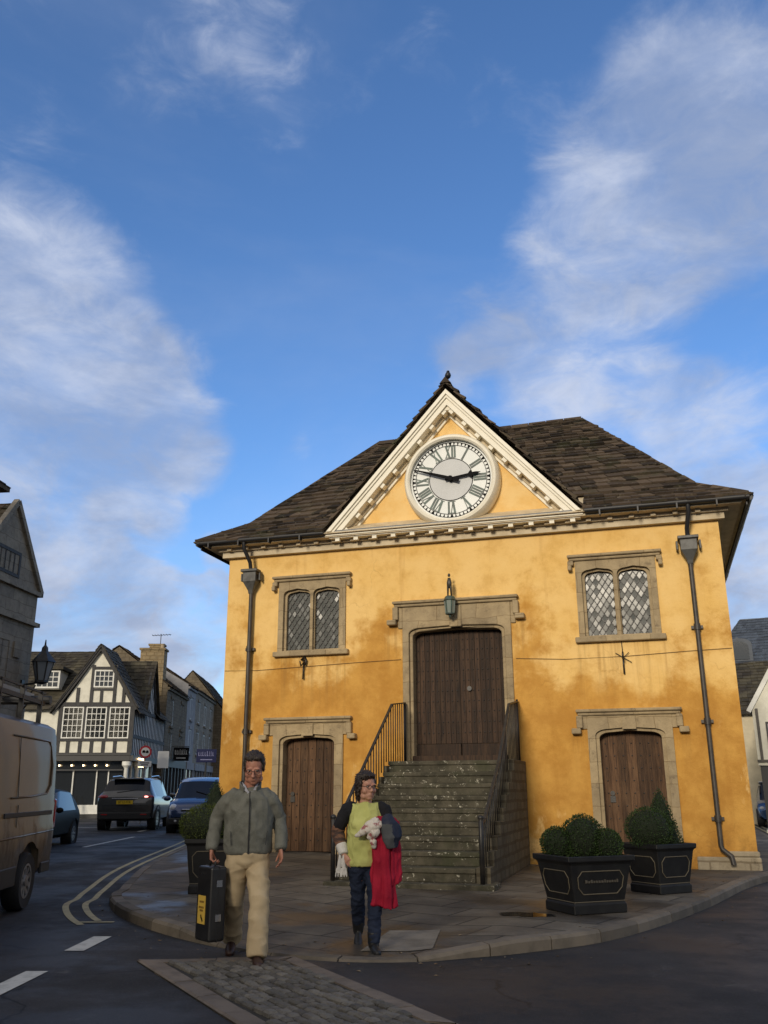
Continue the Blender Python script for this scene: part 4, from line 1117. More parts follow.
m = MB(); m.bx(-3.0,-2.0,16.9,17.7,9.8,11.6); m.bx(-3.08,-1.92,16.85,17.75,11.6,11.72); m.build('chimney', BUFFSTONE, h2)
h3 = stone_house('long dark stone house beyond the narrow pale grey one', 20.62, 31, 8.9, 11.0, GREYSTONE, 3, ((7.2,1.6),(4.9,1.7)))
h4 = stone_house('far stone house with brown roof at the end of the row', 31.02, 44, 7.6, 11.6, BROWNSTONE, 4, ((5.8,1.5),(4.0,1.4)), OLDROOF, x0=1.2)
# aerial on the chimney
ae = thing('tv_aerial', 'spindly television aerial strapped to the chimney of the pale grey house', 'aerial', (-22.61,24.04,0), RU)
m = MB(); m.tube([(-2.3,17.3,11.7),(-2.3,17.3,12.5)], .03, 6); m.build('mast', IRON, ae)
m = MB(); m.tube([(-2.9,17.1,12.35),(-1.6,17.5,12.5)], .02, 6)
for k in range(7): x = -2.85+k*.19; m.tube([(x,17.12+k*.06-.35,12.37+k*.02),(x,17.12+k*.06+.35,12.37+k*.02)], .014, 5)
m.build('boom', IRON, ae)
fb_ = MB()
fb_.tube([(0,-.2,0),(0,0,.02),(0,.22,0)], [.02,.07,.03], 8); fb_.sphere((0,-.24,.02), .05, 8, 6)
for s in (-1, 1): fb_.ring([[(s*.04,-.1,.02),(s*.04,.08,.02),(s*.04,0,.05)],[(s*.35,-.14,.14),(s*.35,.04,.13),(s*.35,-.04,.16)],[(s*.72,.05,.06),(s*.72,.08,.06),(s*.72,.06,.07)]])
o = fb_.build('bird', BIRDM, smooth=True); o.location = (-18.0,27.6,11.45); o.rotation_euler = (.2,.35,.9); o.scale = (.95,.95,.95); tag(o, 'small dark bird flying above the buff chimney stack', 'bird')
# ------------------------------------------------------------------ signs in the street
def wpt(a, b): return Vector((-22.61+.9435*a-.3313*b, 24.04+.3313*a+.9435*b, 0))
rs = thing('road_sign', 'round red bordered traffic sign above a small white plate on a post', 'road sign', (-17.33,16.72,.12), .62)

m = MB(); m.tube([(0,.05,0),(0,.05,3.35)], .04, 8); m.build('post', LEAD, rs)
RED = M('sign_red', (.42,.02,.03), .4); SIGNW = M('sign_white', (.66,.66,.64), .45); NAVY = M('sign_navy', (.012,.016,.07), .4)
m = MB(); m.lathe([(.26,-.012),(.26,.012)], 32, 'y', (0,0,2.98)); d = m.build('sign_face', RED, rs)
m = MB(); m.lathe([(.185,-.02),(.185,-.0125)], 32, 'y', (0,0,2.98)); m.build('sign_field', SIGNW, d)
m = MB(); m.bx(-.13,.0,-.03,-.022,2.94,3.02); m.bx(-.10,-.03,-.03,-.022,3.021,3.05); m.bx(.02,.13,-.03,-.022,2.93,3.01); m.bx(.04,.11,-.03,-.022,3.011,3.04); m.build('sign_symbol', BLACK, d)
m = MB(); m.bx(-.28,.28,-.012,.012,2.36,2.60); p = m.build('sign_plate', SIGNW, rs)
m = MB(); m.bx(-.2,.2,-.016,-.013,2.50,2.54); m.bx(-.15,.15,-.016,-.013,2.42,2.46); m.build('sign_writing', BLACK, p)
def hanging(name, label, base, w, h, zc, face, ink, rz, post):
    o = thing(name, label, 'sign', base, rz)
    m = MB(); m.bx(-w/2,w/2,-.03,.03,zc-h/2,zc+h/2); f = m.build('sign_board', face, o)
    if ink:
        m = MB(); x = -w*.40
        while x < w*.36:
            ww = rng.uniform(.05,.09)*w; hh = h*rng.uniform(.22,.34)
            m.bx(x, x+ww*.35, -.036,-.031, zc+.02*h, zc+.02*h+hh); m.bx(x, x+ww, -.036,-.031, zc-.02*h, zc+.019*h); x += ww*1.6
        m.bx(-w*.3,w*.3,-.036,-.031,zc-h*.32,zc-h*.26); m.build('sign_writing', ink, f)
    m = MB()
    if post: m.tube([(0,.06,-zc+zc,),(0,.06,zc+h/2)], .045, 8)
    else: m.bar((-w/2-.5,0,zc+h/2+.06), (w/2,0,zc+h/2+.06), .04, .04)
    m.build('post' if post else 'bracket', IRON, o); return o
hanging('street_sign', 'blank white square board on a post by the timber shop flank', (-17.17,17.97,.13), .48, .72, 2.68, SIGNW, None, .5, True)
hanging('hanging_sign', 'black hanging sign with pale lettering on the brown stone house', tuple(wpt(.6,12.0)), 1.0, .85, 3.75, BLACK, SIGNW, .4, False)
hanging('blue_sign', 'navy blue board with faint lettering on a tall dark post', (-17.15,22.0,.15), .95, .62, 2.95, NAVY, M('sign_lilac', (.30,.30,.5), .5), .5, True)
# trestle and planter pot before the shop
t = thing('sandwich_board', 'bare A shaped trestle standing before the shop window', 'trestle', (-25.0,22.4,.15), .4)
for s in (-1, 1):
    m = MB()
    for x in (-.35,.35): m.bar((x*.4,0,1.05), (x,s*.3,0), .05, .04)
    m.bar((-.28,s*.2,.35), (.28,s*.2,.35), .04, .04); m.build('trestle_leg', M('pale_weathered_wood', (.22,.19,.15), .8), t)
o = MB(); o.lathe([(.24,0),(.34,.75),(.38,.78),(.36,.86),(.3,.86)], 16); o = o.build('flower_pot', M('sage_glaze', (.22,.27,.21), .5), smooth=True, angle=40); o.location = (-26.05,22.35,.15); tag(o, 'pale green plant pot outside the dark shop window', 'pot')
# ------------------------------------------------------------------ left grey stone house with the lamp
lh = thing('gabled_house', 'tall grey stone house with a steep gable and mullioned attic window beside the bronze van', 'house', (-14.46,5.38,0), math.atan2(-.18,.98)-PI/2+PI/2)
RL = math.atan2(.98, -.18) - PI/2
lh.rotation_euler = (0,0,RL)             # local y runs along the front, +x faces the street
m = MB(); m.bx(-7, 0, -6.05, -.62, 0, 7.45); m.poly([[(-4.5,7.45),(-2.52,9.72),(-.62,7.45)]], lambda u, v, d: (d, u, v), 0, -4); m.build('wall', GREYSTONE, lh)
m = MB()
for z in (7.40, 6.45): m.bx(.0,.12,-6.05,-.52,z-.09,z+.03); m.bx(-5,.12,-.62,-.50,z-.09,z+.03)
m.build('string_course', GREYSTONE, lh)
m = MB()
for s in (-1, 1): m.bar((.02,-2.52,9.85), (.02,-2.52+s*2.02,7.42), .16, .16, (1,0,0))
m.build('gable_coping', STONE if 0 else GREYSTONE, lh)
m = MB()
tiled(m, (-.1,-.55,7.46), (-4.2,-.55,7.46), (-4.2,-2.52,9.78), (-.1,-2.52,9.78)); tiled(m, (-4.2,-4.5,7.46), (-.1,-4.5,7.46), (-.1,-2.52,9.78), (-4.2,-2.52,9.78))
tiled(m, (.2,-6.05,7.4), (.2,-4.3,7.4), (-3.5,-2.6,9.85), (-3.5,-6.05,9.85)); m.build('roof', SLATE, lh)
s = sash(lh, SIDE(.0,-2.65,8.0), 1.5, .78, 5, 1, fmat=TIMBER, fr=.1, bar=.09)
sash(lh, SIDE(.0,-2.35,4.9), .95, 1.9, 2, 3, fmat=GREYSTONE, fr=.12, bar=.06)
sash(lh, SIDE(.0,-5.0,4.9), 1.2, 1.9, 2, 3, fmat=GREYSTONE, fr=.12, bar=.06)
m = MB(); m.bx(.0,.05,-1.75,-1.35,5.3,5.75); m.bx(.0,.05,-1.2,-.8,3.2,3.5); build_all(m, 'wall_plaque', GREYSTONE, lh)
sl_ = thing('street_lamp', 'old black lantern on a scrolled bracket fixed to the grey stone house', 'street lamp', (-14.46,5.38,0), RL)
m = MB(); m.bar((-.0,-1.0,4.55), (.55,-1.0,4.62), .05, .05); m.tube([(.02,-1.0,3.7),(.22,-1.0,3.95),(.32,-1.0,4.3),(.45,-1.0,4.55)], .022, 6); m.bx(.001,.05,-1.08,-.92,3.5,4.7); m.build('bracket', IRON, sl_)
m = MB(); m.ring([[(0.62+a*math.cos(PI/3*k+.3), -1.0+a*math.sin(PI/3*k+.3), z) for k in range(6)] for a, z in ((.17,4.68),(.30,5.22))]); m.build('lamp_glass', M('lamp_glass_grey', (.22,.25,.28), .2), sl_)
m = MB(); m.ring([[(0.62+a*math.cos(PI/3*k+.3), -1.0+a*math.sin(PI/3*k+.3), z) for k in range(6)] for a, z in ((.36,5.22),(.34,5.26),(.16,5.48),(.10,5.56),(.09,5.66),(.03,5.74),(.015,5.9))])
for k in range(6):
    c, s = math.cos(PI/3*k+.3), math.sin(PI/3*k+.3); m.bar((0.62+.175*c,-1.0+.175*s,4.68), (0.62+.305*c,-1.0+.305*s,5.22), .03, .03)
m.ring([[(0.62+a*math.cos(PI/3*k+.3), -1.0+a*math.sin(PI/3*k+.3), z) for k in range(6)] for a, z in ((.05,4.56),(.2,4.62),(.2,4.68))]); m.build('lamp_frame', IRON, sl_)
# neighbour nearer the viewer, only its eaves corner reaches into the picture
nb = thing('rendered_house', 'grey house whose dark eaves corner juts in above the stone gable', 'house', (-14.46,5.38,0), RL)
m = MB(); m.bx(-7,1.2,-26,-6.1,0,8.95); m.build('wall', PALEREND, nb)
m = MB(); tiled(m, (1.6,-26,9.1), (1.6,-5.85,9.1), (-3.5,-5.85,12.4), (-3.5,-26,12.4)); m.bx(1.25,1.65,-26,-5.85,8.96,9.1); m.build('roof', SLATE, nb)
# ------------------------------------------------------------------ right hand houses
wh = thing('gabled_house', 'white rendered gabled house with a small dark window and white verge board', 'house', (7.28,17.4,0), -.12)
m = MB(); m.bx(0,7,0,7,2.3,4.35); m.poly([[(0,4.35),(3.0,9.2),(6.0,4.35)]], XZ, 0, 7); m.bx(0,7,0,7,.0,.1); m.build('wall', WHITEREND, wh)
m = MB(); m.bar((-.12,-.05,4.2), (3.0,-.05,9.25), .16, .12, (0,1,0)); m.build('verge_board', WHITE, wh)
m = MB(); tiled(m, (-.05,7,4.38), (-.05,.02,4.38), (3,.02,9.3), (3,7,9.3)); m.build('roof', OLDROOF, wh)
sash(wh, FRONT(.95,-.02,3.35), 1.1, .95, 2, 1, fmat=SHOPD, fr=.07)
m = MB(); m.bx(-.02,7,-.1,-.002,2.42,2.5); m.bx(.1,.2,-.1,-.003,2.5,4.3); m.build('downpipe', PIPE, wh)
m = MB(); m.bx(.05,7,.1,.4,.1,2.3); m.build('shopfront', SHOPD, wh)
m = MB(); m.bx(.3,6.5,.06,.097,.5,1.9); m.build('shop_glass', GLASSD, wh)
ch_ = thing('cottage', 'cream walled cottage with brown roof behind the white gabled house', 'house', (5.2,26,0), -.1)
m = MB(); m.bx(0,9,0,6,0,4.9); m.build('wall', M('cream_render', (.62,.55,.40), .9, (.52,.46,.33), 2), ch_)
m = MB(); tiled(m, (-.2,-.3,4.7), (9.2,-.3,4.7), (9.2,3,7.4), (-.2,3,7.4)); tiled(m, (9.2,6.3,4.7), (-.2,6.3,4.7), (-.2,3,7.4), (9.2,3,7.4)); m.build('roof', OLDROOF, ch_)
BLUESLATE = M('blue_grey_slate', (.06,.075,.10), .6, (.045,.055,.075), 3, island=.2, bump=.2)
fh = thing('townhouse', 'distant townhouse with tall blue grey slate roof and round headed dormer', 'house', (7.2,40,0), -.1)
m = MB(); m.bx(0,12,0,9,0,8.2); m.build('wall', BROWNSTONE, fh)
m = MB(); tiled(m, (-.3,-.3,8.1), (12.3,-.3,8.1), (10,3,11.9), (2.2,3,11.9)); tiled(m, (-.3,9,8.1), (-.3,-.3,8.1), (2.2,3,11.9), (2.2,6,11.9)); m.bx(2.2,10,2.9,6,11.6,11.9); m.build('roof', BLUESLATE, fh)
m = MB(); m.poly([arch_top(1.1,2.7,8.9,10.4,.5,.7,6)], XZ, .3, 2); d = m.build('dormer_window', BLUESLATE, fh)
m = MB(); m.poly([arch_top(1.3,2.5,9.0,10.2,.45,.55,6)], XZ, .25, .297); m.build('window_pane', GLASSD, d)
m = MB(); m.bx(8.8,9.9,3.2,4.2,11.2,13.2); m.bx(4.2,5.2,3.4,4.4,11.2,12.8); m.build('chimney', BUFFSTONE, fh)
# ------------------------------------------------------------------ unseen terrace added across the square, behind the viewer, to shade the street
first = None
for k, (x, hgt) in enumerate(((-52,0),(-42,0),(-32,0),(-22,0),(-12,0),(-2,0),(8,0),(18,0),(28,0))):
    if first is None:
        first = thing('shade_terrace_house', 'cream rendered terrace house facing the market hall from across the square', 'house', (x,-44,0), 0, 'terrace across the square')
        m = MB(); m.bx(0,9.98,-9,0,0,9.2); m.poly([[(-9,9.2),(-4.5,12.1),(0,9.2)]], lambda u, v, d: (d, u, v), .0, 9.98); m.build('wall', stone_mat('cream_terrace', (.40,.35,.27), (.33,.29,.22)), first)
        m = MB(); tiled(m, (10,.3,9.1), (0,.3,9.1), (0,-4.5,12.2), (10,-4.5,12.2), .5); m.build('roof', OLDROOF, first)
        for z, h in ((7.2,1.4),(4.7,1.7),(1.9,1.9)):
            for xx in (1.8,5,8.2):
                if z < 3 and xx == 5: continue
                sash(first, Matrix.Translation((xx,.02,z)) @ Matrix.Rotation(PI, 4, 'Z'), 1.1, h, 2, 2)
        m = MB(); m.bx(4.5,5.5,-.05,.04,.1,2.3); m.build('door', SHOPD, first)
    else:
        dup(first, (x,-44,0), 0, first['label'])
# ------------------------------------------------------------------ vehicles: local +y is the nose, z up, origin on the ground
def car(name, label, cat, loc, rz, st, half, body, wheels, wr, plate_r=None, plate_f=None, s=1.0, cabin=None, group=None, rim=None):
    """st: stations (y, z_bottom, z_belt, z_roof, half width belt, half width roof)"""
    o = thing(name, label, cat, loc, rz, group, s)
    V = []; 
    for (y, zb, zk, zr, wk, wf) in st:
        crown = .025 if zr > zk+.12 else .02
        half_ring = [(0,zb), (wk*.80,zb), (wk*.97,zb+.10), (wk*1.0,(zb+zk)*.52), (wk*1.0,zk-.10), (wk*.965,zk), (wf+(wk*.965-wf)*.08,zr-(zr-zk)*.10), (wf*.86,zr), (wf*.45,zr+crown*.7), (0,zr+crown)]
        ring = [Vector((x,y,z)) for x, z in half_ring] + [Vector((-x,y,z)) for x, z in half_ring[-2:0:-1]]
        V.append(ring)
    n = len(V[0]); glass = MB(); bodym = MB()
    h = len(half_ring); glass_cols = {5, n-6}
    vs = [p for r in V for p in r]
    bf = []; gf = []
    for i in range(len(V)-1):
        a, b = st[i], st[i+1]; y0, y1 = a[0], b[0]
        for j in range(n):
            k = (j+1) % n; f = (i*n+j, i*n+k, (i+1)*n+k, (i+1)*n+j)
            jj = min(j, n-1-j)
            side = jj == 5
            top = jj in (6,7,8)
            isg = False
            if cabin:
                for (c0, c1) in cabin['side']:
                    if side and y0 >= c0-.001 and y1 <= c1+.001: isg = True
                for (c0, c1) in cabin['screen']:
                    if (top) and y0 >= c0-.001 and y1 <= c1+.001: isg = True
            (gf if isg else bf).append(f)
    bf.append(tuple(reversed(range(n)))); bf.append(tuple(range((len(V)-1)*n, len(V)*n)))
    bodym.add(vs, bf); glass.add(vs, gf)
    bo = bodym.build('body', body, o, smooth=True, angle=38)
    if gf:
        # drop loose vertices
        me = glass.mesh('window'); bm = bmesh.new(); bm.from_mesh(me); bmesh.ops.delete(bm, geom=[v for v in bm.verts if not v.link_faces], context='VERTS')
        bm.to_mesh(me); bm.free(); me.materials.append(CARGLASS)
        g = bpy.data.objects.new('window', me); COL.objects.link(g); g.parent = o
        for p in me.polygons: p.use_smooth = True
        me.set_sharp_from_angle(angle=R(30))
    for y in wheels:
        for sx in (-1, 1):
            x = sx*(half-.11)
            m = MB(); m.lathe([(wr*.62,-.10),(wr*.93,-.105),(wr,-.07),(wr,.07),(wr*.93,.105),(wr*.62,.10)], 28, 'x', (x,y,wr), False); w = m.build('wheel', RUBBER, o, smooth=True, angle=40)
            m = MB(); m.lathe([(.001,-.02),(wr*.62,-.03)] if 0 else [(wr*.64,.0),(wr*.64,sx*.085),(wr*.58,sx*.09),(wr*.55,sx*.05),(wr*.2,sx*.055),(.03,sx*.07)], 28, 'x', (x,y,wr), True); m.build('rim', PLASTIC, w, smooth=True, angle=40)
            m = MB()
            for k in range(rim or 8):
                a = 2*PI*k/(rim or 8); c, sn = math.cos(a), math.sin(a)
                m.bar((x+sx*.078,y+c*wr*.12,wr+sn*wr*.12), (x+sx*.09,y+c*wr*.58,wr+sn*wr*.58), .055, .02, (1,0,0))
            m.lathe([(wr*.54,sx*.08),(wr*.54,sx*.10),(wr*.62,sx*.10),(wr*.62,sx*.08)], 28, 'x', (x,y,wr), False)
            m.lathe([(wr*.15,sx*.06),(wr*.15,sx*.095),(.01,sx*.10)], 14, 'x', (x,y,wr), True)
            m.build('hub_cap', ALLOY, w)
            # dark wheel arch liner
            m = MB(); m.lathe([(wr+.045,-.13),(wr+.045,.13+.0),(wr+.085,.134),(wr+.085,-.13)], 28, 'x', (sx*(half-.125),y,wr), False); m.build('wheel_arch', PLASTIC, o)
    def plate(y, z, mat, txt, rot):
        m = MB(); m.bx(-.26,.26,-.008,.008,-.057,.057); p = m.build('number_plate', mat, o); p.location = (0,y,z); p.rotation_euler = (0,0,rot)
        text_mesh('plate_lettering', txt, .105, BLACK, p, (0,-.010,0), (PI/2,0,0), .001, .92)
    if plate_r: plate(plate_r[0], plate_r[1], PLATEY, plate_r[2], 0)
    if plate_f: plate(plate_f[0], plate_f[1], PLATEW, plate_f[2], PI)
    return o
def partbox(parent, name, mat, boxes, bevel=.012):
    m = MB()
    for b in boxes: m.bx(*b)
    return m.build(name, mat, parent, bevel=bevel, seg=2)
def lens(parent, name, mat, c, r, M_=None):
    m = MB(); m.sphere(c, r, 14, 9, M_); return m.build(name, mat, parent, smooth=True)
# grey crossover seen from behind
GREYP = paint('gunmetal_paint', (.075,.072,.068), (.06,.058,.055), .28, .8, .5)
suv = car('parked_car', 'gunmetal grey crossover seen from behind with brake light glinting', 'car', (-15.45,13.4,.15), .34,
    [(-2.16,.62,.86,.98,.70,.62),(-2.12,.36,.98,1.06,.86,.72),(-2.02,.30,1.05,1.14,.90,.74),(-1.98,.30,1.06,1.20,.90,.735),(-1.70,.28,1.05,1.545,.91,.66),(-1.6,.28,1.04,1.58,.915,.655),(-1.0,.26,1.02,1.61,.92,.665),(-.2,.25,1.00,1.62,.92,.67),(.35,.25,.99,1.57,.92,.66),(1.15,.26,.98,1.03,.91,.70),(1.8,.28,.90,.94,.88,.66),(2.1,.34,.72,.80,.80,.6),(2.18,.42,.6,.66,.68,.5)],
    .92, GREYP, (-1.33,1.33), .345, s=1.12, plate_r=(-2.20,.86,'BT12 FYR'), cabin={'side':[(-1.6,.35)],'screen':[(-1.98,-1.70),(.35,1.15)]})
partbox(suv, 'bumper', PLASTIC, [(-.84,.84,-2.19,-2.05,.34,.56)], .03)
partbox(suv, 'chrome_strip', CHROME, [(-.42,.42,-2.175,-2.12,.955,.99)])
for s in (-1, 1):
    lens(suv, 'tail_light', REDLAMP, (s*.70,-2.05,1.02), (.20,.10,.075), Matrix.Rotation(s*.25, 4, 'Z'))
    partbox(suv, 'reflector', REDLAMP, [(s*.62-.1,s*.62+.1,-2.197,-2.18,.47,.51)])
    m = MB(); m.tube([(s*.63,-1.4,1.655),(s*.64,-.2,1.70),(s*.62,.25,1.64)], .018, 6); m.build('roof_rail', CHROME, suv)
    lens(suv, 'wing_mirror', GREYP, (s*1.02,.62,1.06), (.11,.07,.075))
m = MB(); m.bx(-.5,.5,-1.86,-1.62,1.56,1.60); m.build('spoiler', GREYP, suv, bevel=.01)
m = MB(); m.bar((-.3,-2.02,1.16),(.35,-1.97,1.24),.02,.02,(0,1,0)); m.build('wiper', PLASTIC, suv)
BR = emit('brake_lamp', (1,.35,.3), 3); lens(suv, 'brake_light', BR, (.66,-2.14,1.03), (.07,.03,.03))
# blue people carrier seen from the front
BLUEP = paint('deep_blue_paint', (.022,.045,.13), (.018,.036,.10), .25, .9, .35)
mpv = car('people_carrier', 'dark blue people carrier facing the viewer beside the ochre wall', 'car', (-12.0,11.9,.15), PI+.40,
    [(-2.1,.45,.9,1.2,.74,.6),(-2.05,.3,1.0,1.5,.86,.68),(-1.5,.26,1.0,1.63,.9,.68),(-.5,.25,.98,1.67,.905,.69),(.2,.25,.97,1.64,.905,.68),(.55,.25,.96,1.53,.905,.66),(1.32,.26,.95,1.02,.90,.72),(1.75,.28,.84,.92,.87,.66),(2.0,.30,.70,.78,.80,.58),(2.08,.38,.56,.62,.70,.5)],
    .9, BLUEP, (-1.35,1.38), .315, s=1.08, plate_f=(2.125,.55,'FH07 CVC'), cabin={'side':[(-1.5,.55)],'screen':[(.55,1.32)]})
partbox(mpv, 'bumper', PLASTIC, [(-.80,.80,1.95,2.11,.26,.46)], .03); partbox(mpv, 'grille', PLASTIC, [(-.45,.45,1.99,2.085,.645,.69)]); partbox(mpv, 'chrome_strip', CHROME, [(-.42,-.05,2.03,2.092,.693,.715),(.05,.42,2.03,2.092,.693,.715)])
m = MB(); m.bar((-.09,2.09,.69),(0,2.1,.76),.02,.012,(0,1,0)); m.bar((.09,2.09,.69),(0,2.1,.76),.02,.012,(0,1,0)); m.bar((-.09,2.09,.64),(0,2.1,.71),.02,.012,(0,1,0)); m.bar((.09,2.09,.64),(0,2.1,.71),.02,.012,(0,1,0)); m.build('badge', CHROME, mpv)
for s in (-1, 1):
    lens(mpv, 'headlight', CLEARLAMP, (s*.70,1.86,.74), (.13,.16,.13)); lens(mpv, 'fog_lamp', CLEARLAMP, (s*.6,2.08,.37), (.06,.04,.05)); lens(mpv, 'wing_mirror', BLUEP, (s*1.02,.95,1.02), (.12,.08,.08))
m = MB(); m.bar((-.55,1.30,1.06),(.1,1.05,1.24),.02,.02,(0,0,1)); m.build('wiper', PLASTIC, mpv)
# black car half hidden by the van
BLACKP = M('black_paint', (.006,.0062,.0065), .5, spec=.10)
hid = car('parked_car', 'black hatchback peeping out behind the bronze van', 'car', (-12.15,2.6,.1), PI+.36,
    [(-2.0,.45,.8,.95,.7,.6),(-1.9,.28,.9,1.2,.84,.66),(-1.4,.25,.92,1.42,.87,.64),(-.3,.24,.92,1.47,.88,.65),(.3,.24,.91,1.40,.88,.64),(1.05,.25,.9,.96,.87,.68),(1.65,.27,.8,.86,.84,.62),(1.95,.32,.62,.68,.76,.5),(2.0,.4,.52,.56,.68,.45)],
    .88, BLACKP, (-1.28,1.30), .31, plate_f=(2.02,.47,'KX09 DVN') if 0 else None, cabin={'side':[(-1.4,.3)],'screen':[(.3,1.05)]})
for s in (-1, 1):
    lens(hid, 'headlight', CLEARLAMP, (s*.68,1.74,.68), (.11,.2,.09)); lens(hid, 'wing_mirror', BLACKP, (s*.98,.75,.95), (.10,.07,.07))
partbox(hid, 'bumper', PLASTIC, [(-.74,.74,1.88,2.03,.26,.44)], .03)
# cars on the right hand road
bcar = car('parked_car', 'bright blue car with pale roof facing the viewer beside the white gabled house', 'car', (8.55,24.6,0), PI-.08,
    [(-2.0,.45,.9,1.2,.7,.6),(-1.9,.28,1.0,1.5,.84,.66),(-.3,.24,1.02,1.72,.88,.68),(.45,.24,1.0,1.66,.88,.66),(1.15,.25,.98,1.05,.87,.7),(1.75,.27,.84,.9,.84,.62),(1.95,.32,.62,.68,.76,.5)],
    .88, paint('mid_blue_paint', (.03,.09,.24), None, .25, .9, .3), (-1.28,1.30), .31, cabin={'side':[(-1.9,.45)],'screen':[(.45,1.15)]})
for s in (-1, 1): lens(bcar, 'headlight', CLEARLAMP, (s*.66,1.76,.72), (.14,.15,.09))
m = MB(); m.bx(-.66,.66,-1.6,.35,1.745,1.79); m.build('roof_panel', SIGNW, bcar, bevel=.02)
dcar = car('parked_car', 'dark car parked before the white gabled house', 'car', (8.35,15.2,0), PI-.1,
    [(-2.0,.45,.8,.95,.7,.6),(-1.9,.28,.9,1.2,.84,.66),(-1.4,.25,.92,1.42,.87,.64),(-.3,.24,.92,1.45,.88,.65),(.3,.24,.91,1.38,.88,.64),(1.05,.25,.9,.96,.87,.68),(1.65,.27,.8,.86,.84,.62),(1.95,.32,.62,.68,.76,.5)],
    .88, BLACKP, (-1.28,1.30), .31, cabin={'side':[(-1.4,.3)],'screen':[(.3,1.05)]})
# ------------------------------------------------------------------ big bronze van, cropped by the left edge
def dirty_paint():
    t = NT('muddy_bronze_paint'); z = t.xyz()[2]
    c = t.mix(t.range(t.noise(1.3, 6, .6), .35, .7), (.105,.073,.043), (.080,.056,.035))
    d = t.range(t.math('ADD', t.math('MULTIPLY', t.noise(3.5, 9, .72, t.mapped((1,1,.5))), 1.0), t.range(z, .3, 1.5, .32, -.12, False)), .52, .74)
    c = t.mix(t.math('MULTIPLY', d, .75), c, (.060,.048,.036))
    rr = t.math('ADD', .42, t.math('MULTIPLY', d, .35))
    return t.out(c, rr, None, .2, .5, .15)
BRONZEP = dirty_paint()
VR = .37
van = thing('panel_van', 'muddy bronze panel van with ladder rack on its roof', 'van', (-5.50,-7.66,0), PI+.371)
# local: +y nose, rear axle at y=0, left flank at +x? nose towards the viewer; flank towards the road is local -x after turn
half = 1.02
def vring(y, wtop, ztop, zb, k=1.0):
    P = [(0,zb),(half*.9*k,zb),(half*.985*k,zb+.12),(half*k,.75),(half*1.0*k,1.05),(half*.985*k,1.12),(half*.985*k,1.36),(half*.97*k,1.44),(half*.95*k,1.9),(half*.91*k,2.32),(wtop*.93*k,ztop-.09),(wtop*.80*k,ztop-.015),(wtop*.45*k,ztop+.02),(0,ztop+.03)]
    return [Vector((x,y,z)) for x, z in P] + [Vector((-x,y,z)) for x, z in P[-2:0:-1]]
A = []
def arch(y): 
    d = abs(y); return .36 if d > VR+.13 else max(.36, VR+math.sqrt(max(0,(VR+.13)**2-d*d)))
ys = [-1.16,-1.12,-1.05,-.8] + [-.5+.1*i for i in range(11)] + [.8,1.4,2.2,3.0,3.6,4.0]
m = MB(); rings = []
for y in ys:
    zb = .42 if y < -.55 else arch(y); k = .965 if y == -1.16 else .99 if y == -1.12 else 1.0
    rr_ = vring(y, .98, 2.52 if y > -1.1 else 2.46, zb, k)
    for i in (3, len(rr_)-3):
        pass
    for p in rr_: p.z = max(p.z, zb) if abs(p.x) > .5 else p.z
    rings.append(rr_)
m.ring(rings); m.build('body', BRONZEP, van, smooth=True, angle=30)
m = MB(); rings = []
for y, ztop, k in ((4.0,2.52,1.0),(4.3,2.38,.985),(4.95,1.48,.97),(5.3,1.24,.93),(5.45,.95,.87)):
    r_ = [Vector((p.x*(1 if ztop > 2 else .98), y, min(p.z, ztop))) for p in vring(y, .98, min(2.52, max(ztop,1.2)), .36, k)]
    rings.append(r_)
m.ring(rings); m.build('bonnet', BRONZEP, van, smooth=True, angle=30)
